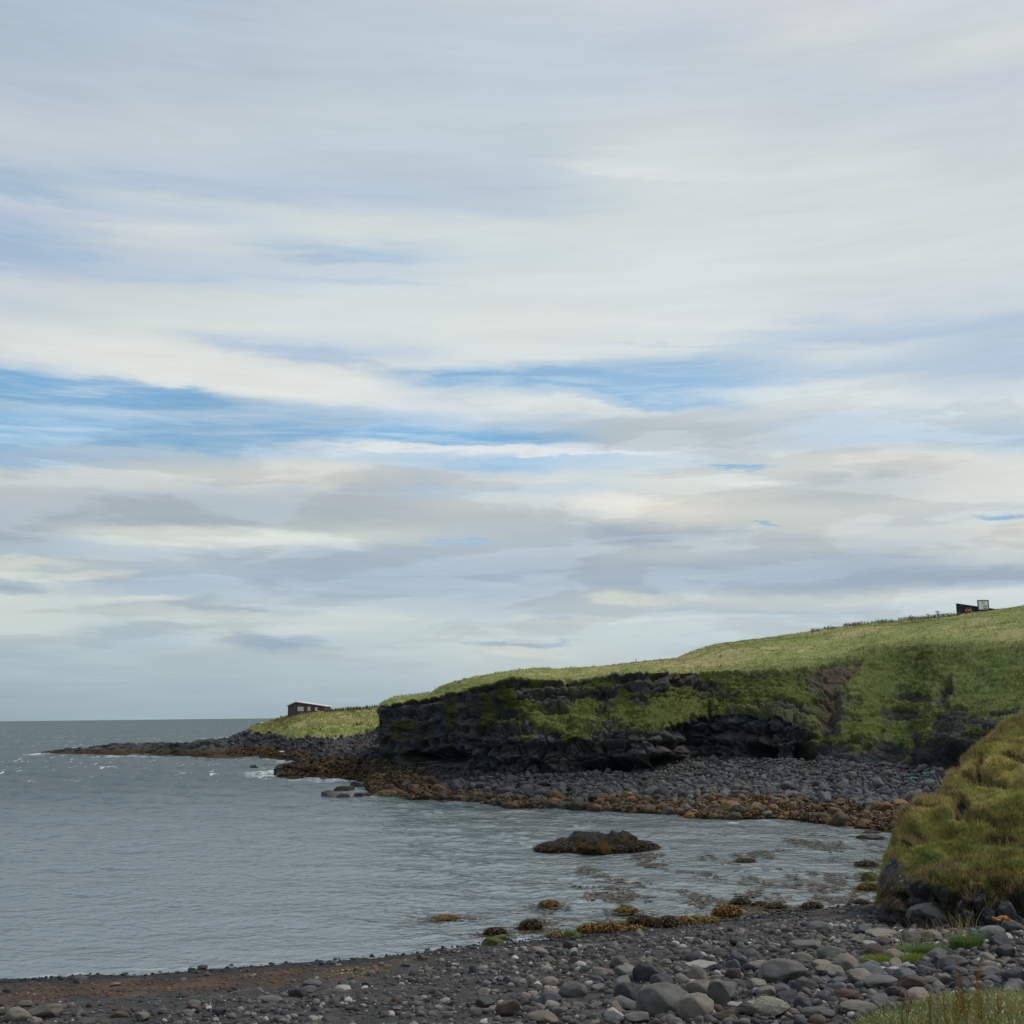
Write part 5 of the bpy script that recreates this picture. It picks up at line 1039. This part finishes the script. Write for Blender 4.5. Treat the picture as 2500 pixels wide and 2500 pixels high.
# ================================================================== charcoal wind wall, sign, hydrant
def hill_at(px, py, V0=7.0):
    k = (np.abs(A_PX-px) < 2.5); idx = np.argwhere(k & (A_V > V0) & (A_V < 8.05)); pts = A_fin[idx[:, 0], idx[:, 1]]; pr = 1250-FPX*((pts-EYE)@UP)/((pts-EYE)@FW); return pts[np.argmin(np.abs(pr-py))]
g = hill_at(2385, 1494); Ys = g[1]+1.0
def ws(px, py): return at_y(px, py, Ys)[0]
a, b = ws(2336, 1473), ws(2432, 1487); aw = ws(2336, 1504); e = empty('wind_wall', (a[0], Ys, aw[2]-.8)); tag(e, 'charcoal board wall with a top edge sloping down to the right on the ridge', 'wall')
L_ = b[0]-a[0]; h0 = a[2]-aw[2]+.8; h1 = b[2]-aw[2]+.8
bm = bmesh.new(); prism(bm, [(0, 0), (L_, 0), (L_, h1-.06), (0, h0-.06)], 0, .16); bm_obj('panel', bm, M_DARKP, e)
bm = bmesh.new(); prism(bm, [(-.04, h0-.06), (L_+.04, h1-.06), (L_+.04, h1), (-.04, h0)], -.04, .20); bm_obj('capping', bm, M_TRIM, e)
bm = bmesh.new(); box(bm, -.10, -.003, -.03, .19, 0, h0-.06); bm_obj('post', bm, M_DARKP, e)
s0, s1 = ws(2386, 1490.5), ws(2411.5, 1465); e = empty('sign', (s0[0], Ys-.35, s0[2]-1.0)); tag(e, 'square white sign with dark frame and grey lettering in front of the charcoal wall', 'sign'); W_ = s1[0]-s0[0]; H_ = s1[2]-s0[2]; f = .14
bm = bmesh.new(); box(bm, f, W_-f, 0, .10, 1+f, 1+H_-f); bm_obj('board', bm, M_WHITE, e)
bm = bmesh.new()
for q in ((0, W_, 1, 1+f), (0, W_, 1+H_-f, 1+H_), (0, f, 1+f, 1+H_-f), (W_-f, W_, 1+f, 1+H_-f), (.03, f-.02, 0, 1), (W_-f+.02, W_-.03, 0, 1)): box(bm, q[0], q[1], -.05, .14, q[2], q[3])
bm_obj('frame', bm, M_DARKP, e)
M_MARK = mat_plain('grey_lettering', (.13, .14, .15), .7, .05, 1, 0); bm = bmesh.new()
u = H_/26.0; cx, cz = W_*.5, 1+H_*.66
def stroke(pts, w):
    for p, q in zip(pts[:-1], pts[1:]):
        d = Vector((q[0]-p[0], q[1]-p[1])).normalized(); n_ = Vector((-d.y, d.x))*w*.5; c = [(p[0]+n_.x, p[1]+n_.y), (q[0]+n_.x, q[1]+n_.y), (q[0]-n_.x, q[1]-n_.y), (p[0]-n_.x, p[1]-n_.y)]; prism(bm, c[::-1], -.012, -.004)
S_ = [(cx+3.2*u, cz+3.2*u), (cx+1.6*u, cz+4.4*u), (cx-.6*u, cz+4.2*u), (cx-1.8*u, cz+2.6*u), (cx-1.2*u, cz+1.2*u), (cx+1.0*u, cz-.6*u), (cx+3.0*u, cz-2.4*u), (cx+2.6*u, cz-4.2*u), (cx+.6*u, cz-5.0*u), (cx-1.6*u, cz-4.2*u)]
stroke(S_, .8*u); stroke([(cx-3.8*u, cz+4.3*u), (cx-.4*u, cz+4.7*u)], .7*u); stroke([(cx-3.0*u, cz+4.4*u), (cx-3.0*u, cz+.6*u)], .8*u); stroke([(cx-3.0*u, cz+2.0*u), (cx+.2*u, cz+1.2*u)], .6*u); stroke([(cx+2.2*u, cz+4.4*u), (cx+4.2*u, cz+4.0*u), (cx+4.0*u, cz+2.4*u)], .6*u)
bm_obj('lettering', bm, M_MARK, e)
M_RED = mat_plain('red_paint', (.50, .020, .015), .45, .06, 1, 0)
hb = ws(2358, 1497.5); ht = ws(2358, 1485); e = empty('fire_hydrant', (hb[0], Ys-.9, hb[2])); tag(e, 'red fire hydrant with pale side caps in front of the charcoal wall', 'fire hydrant'); hh_ = (ht[2]-hb[2])
bm = bmesh.new(); r = hh_*.22
for z0, z1, k in ((-.5, .06, 1.35), (.06, .60, 1.0), (.60, .68, 1.3), (.68, .84, .95), (.84, .93, .6), (.93, 1.0, .22)):
    z0 *= hh_; z1 *= hh_; ra, rb = r*k, r*k*(.75 if z0 > .6*hh_ else 1); bmesh.ops.create_cone(bm, cap_ends=True, segments=16, radius1=ra, radius2=rb, depth=z1-z0, matrix=Matrix.Translation((0, 0, (z0+z1)/2)))
bm_obj('body', bm, M_RED, e)
for sgn in (-1, 1):
    bm = bmesh.new(); bmesh.ops.create_cone(bm, cap_ends=True, segments=12, radius1=r*.55, radius2=r*.5, depth=r*.8, matrix=Matrix.Translation((sgn*r*1.35, 0, hh_*.5)) @ Matrix.Rotation(R(90), 4, 'Y')); bm_obj('side_cap', bm, M_WHITE, e)

# ================================================================== posts, markers, ropes, birds
M_POST = mat_plain('weathered_wood', (.26, .24, .20), .9, .2, 5, .3)
def post(px, py0, py1, label, lean=0., r=.06, V0=6.2, Y=None, mat=M_POST, name='fence_post', group='weathered posts of the old fence line', cat='fence post'):
    g = hill_at(px, py1, V0) if Y is None else at_y(px, py1, Y)[0]; t = at_y(px+lean, py0, g[1])[0]; d = Vector(t-g); bm = bmesh.new(); L = d.length
    bmesh.ops.create_cone(bm, cap_ends=True, segments=8, radius1=r, radius2=r*.85, depth=L+.5, matrix=Matrix.Translation((0, 0, L/2-.25)))
    top = sorted(bm.verts, key=lambda v: -v.co.z)[:8]
    for v in top: v.co.z += v.co.x*.5
    o = bm_obj(name, bm, mat); o.location = tuple(g); o.rotation_euler = d.to_track_quat('Z', 'Y').to_euler(); return tag(o, label, cat, group)
post(2374, 1483.5, 1507, 'thick pale fence post leaning left below the charcoal wall', -5, .10)
post(2243, 1526, 1542, 'dark fence post on the upper meadow between the pale post and the ridge weeds', 1.5, .055)
post(2113, 1543, 1558, 'whitish fence post on the middle of the meadow', -1, .07)
post(2294, 1511, 1518, 'short pale stub of a post left of the leaning post', 0, .06)
post(1552, 1608, 1620, 'thin fence post on the skyline before the meadow steepens', .5, .05)
post(1245, 1643, 1650, 'thin fence post on the skyline above the middle of the cliff', -.5, .05)
post(1193, 1646, 1656, 'thin post on the skyline where the cliff top starts to rise', -.8, .05)
post(1124.5, 1663, 1675, 'thin dark post at the step of the skyline', -.5, .05)
post(1064, 1678, 1690, 'thin dark post nearest the low end of the cliff', -.8, .05)
def bgrd(px, py):
    k = np.argwhere((np.abs(B_PX-px) < 2) & (B_V > 3) & (B_V < 5)); pts = B_fin[k[:, 0], k[:, 1]]; pr = 1250-FPX*((pts-EYE)@UP)/((pts-EYE)@FW); return float(pts[np.argmin(np.abs(pr-py)), 1])
post(687, 1776, 1782.5, 'white marker stick leaning on the slope below the cabin', -1.5, .07, Y=bgrd(687, 1782.5), mat=M_WHITE, name='marker_stick', group=None, cat='marker')
post(702.5, 1756, 1760.5, 'white upright marker just below the cabin corner', 0, .06, Y=bgrd(702, 1760.5), mat=M_WHITE, name='marker_stick', group=None, cat='marker')

def gull(loc, span, rz, label, flying=True):
    bm = bmesh.new(); bmesh.ops.create_icosphere(bm, subdivisions=3, radius=1)
    for v in bm.verts:
        x, y, z = v.co; t = (x+1)/2; k = .55+.45*math.sin(t*math.pi); v.co = Vector((x*.32, y*.085*k*(1.0 if x < .6 else .8), z*.085*k+(.03 if x > .6 else 0)))*span
    o = bm_obj('gull', bm, M_WHITE); o.location = loc; o.rotation_euler = (0, R(0), rz); tag(o, label, 'bird')
    for sg in (-1, 1):
        bm = bmesh.new(); pr = None
        for s in np.linspace(0, 1, 7):
            c = .13*(1-s*.75)*span; y = sg*s*.5*span; z = ((.22*s if flying else .02)-(.25*max(s-.5, 0) if flying else 0))*span; x = (-.10*max(s-.45, 0)*2)*span
            if not flying: y = sg*(.05+.03*s)*span; x = (.15-.5*s)*span; z = .04*span
            r_ = [bm.verts.new((x+c, y, z)), bm.verts.new((x, y, z+.012*span)), bm.verts.new((x-c, y, z)), bm.verts.new((x, y, z-.006*span))]
            if pr:
                for q in range(4): bm.faces.new((pr[q], pr[(q+1) % 4], r_[(q+1) % 4], r_[q]))
            pr = r_
        bm_obj('wing', bm, M_WHITE, o)
    bm = bmesh.new(); bmesh.ops.create_cone(bm, cap_ends=True, segments=8, radius1=.02*span, radius2=.004*span, depth=.08*span, matrix=Matrix.Translation((.35*span, 0, .03*span)) @ Matrix.Rotation(R(90), 4, 'Y')); bm_obj('beak', bm, M_GOLD, o)
q = at_y(638.5, 1765, 225)[0]; gull(tuple(q), 1.05, R(140), 'white gull flying low in front of the grassy end of the point')
q = at_z(688, 1835, 1.7)[0]; gull(tuple(q), 1.6, R(175), 'white gull resting on the dark rocks below the point', False)

M_TEAL = mat_plain('turquoise_rope', (.03, .36, .30), .6, .15, 4, 0); M_ORNG = mat_plain('orange_rope', (.42, .17, .05), .7, .2, 5, .2)
def rope(px, py, w, Y, mat, label, name='rope', r=.03, z=None):
    q = at_y(px, py, Y)[0] if z is None else np.array(z); hw = w*.5*Y/FPX; bm = bmesh.new(); pts = [Vector((math.sin(t*1.3)*hw*.9, math.cos(t*2.1+1)*hw*.35, .05+.05*math.sin(t*3.7))) for t in np.linspace(0, 7, 46)]; tube(bm, pts, r, r, 6); o = bm_obj(name, bm, mat); o.location = tuple(q); tag(o, label, 'rope'); return o
def farb(px, py):
    k = np.argwhere((np.abs(A_PX-px) < 2) & (A_V > 1) & (A_V < 3)); pts = A_fin[k[:, 0], k[:, 1]]; pr = 1250-FPX*((pts-EYE)@UP)/((pts-EYE)@FW); return pts[np.argmin(np.abs(pr-py))]
p1 = farb(2228, 1912); rope(2228, 1912, 24, p1[1], M_TEAL, 'turquoise rope tangle on the far boulder beach, left one of two', r=.05, z=p1+[0, 0, .35])
p1 = farb(2262, 1900); rope(2262, 1900, 18, p1[1], M_TEAL, 'turquoise rope tangle on the far boulder beach, right one nearest the bluff', r=.05, z=p1+[0, 0, .35])
p1 = on_beach(2445, 2280); rope(2445, 2276, 42, p1[1], M_ORNG, 'frayed orange rope lying over the stones under the bluff', r=.035, z=p1+np.array([0, 0, .42]))
p1 = on_beach(2379, 2298); rope(2379, 2293, 9, p1[1], M_TEAL, 'small turquoise scrap of rope between the stones', r=.03, z=p1+np.array([0, 0, .25]))

# dry plants along the ridge
def ridge_weed(px, h, n, label, spread=.35):
    g = hill_at(px, np.interp(px, XA, yK)+1, 7.6); e = empty('dock_plant', tuple(g)); tag(e, label, 'plant'); bm = bmesh.new()
    for k in range(n):
        x0 = RNG.normal(0, spread*.4); hh2 = h*RNG.uniform(.55, 1); dx = RNG.normal(0, .12); tube(bm, [(x0, 0, -.1), (x0+dx*.5, 0, hh2*.5), (x0+dx, 0, hh2)], .018, .010, 4)
    bm_obj('stem', bm, M_STALK, e); bm = bmesh.new()
    for k in range(n*14):
        c = Vector((RNG.normal(0, spread*.6), RNG.normal(0, .1), h*RNG.uniform(.35, .98))); r = RNG.uniform(.03, .065); vs = [bm.verts.new(c+Vector(d)*r) for d in ((1, 0, 0), (-1, .3, 0), (0, -.6, 1.4), (0, .8, .6))]
        for tri in ((0, 1, 2), (1, 3, 2), (3, 0, 2), (0, 3, 1)): bm.faces.new([vs[q] for q in tri])
    bm_obj('leaves_seeds', bm, M_STALK, e)  # loose seed clusters scattered along the dry stems, no foliage
ridge_weed(2223, .85, 5, 'dark dry plant clump on the skyline, leftmost of the ridge plants')
ridge_weed(2265, .8, 4, 'pale dry plant clump on the skyline between two darker ones')
ridge_weed(2293, 1.1, 7, 'tallest dry plant clump on the skyline left of the charcoal wall', .4)
ridge_weed(2405, 1.1, 6, 'dry plants in front of the lower right corner of the white sign', .4)
# ragged tall grass along the skyline and on top of the point
k = np.argwhere((A_V > 7.85) & (A_V < 8.1) & (A_PX > 1980) & (A_PX < 2350)); k = k[RNG.integers(0, len(k), 2600)]; p = A_fin[k[:, 0], k[:, 1]]; pn = noise3(p[:, 0]*.35, 0*p[:, 0], 0*p[:, 0], 950); p = p[(pn > -.05)]; p = p[RNG.uniform(size=len(p)) < sst(20, 34, p[:, 0])]; h = RNG.uniform(.3, .75, len(p))
blades('ridge_grass', p, h, h*.12, np.array([.12, .10, .05])*RNG.uniform(.5, 1.5, (len(p), 1)), lean=.3, kind='stuff')
k = np.argwhere((B_V > 4.85) & (B_V < 5.1) & (B_PX > 795) & (B_PX < 930)); k = k[RNG.integers(0, len(k), 420)]; p = B_fin[k[:, 0], k[:, 1]]; h = RNG.uniform(.4, 1.0, len(p))
blades('point_ridge_grass', p, h, h*.22, np.array([.09, .09, .05])*RNG.uniform(.5, 1.3, (len(p), 1)), lean=.2, kind='stuff')
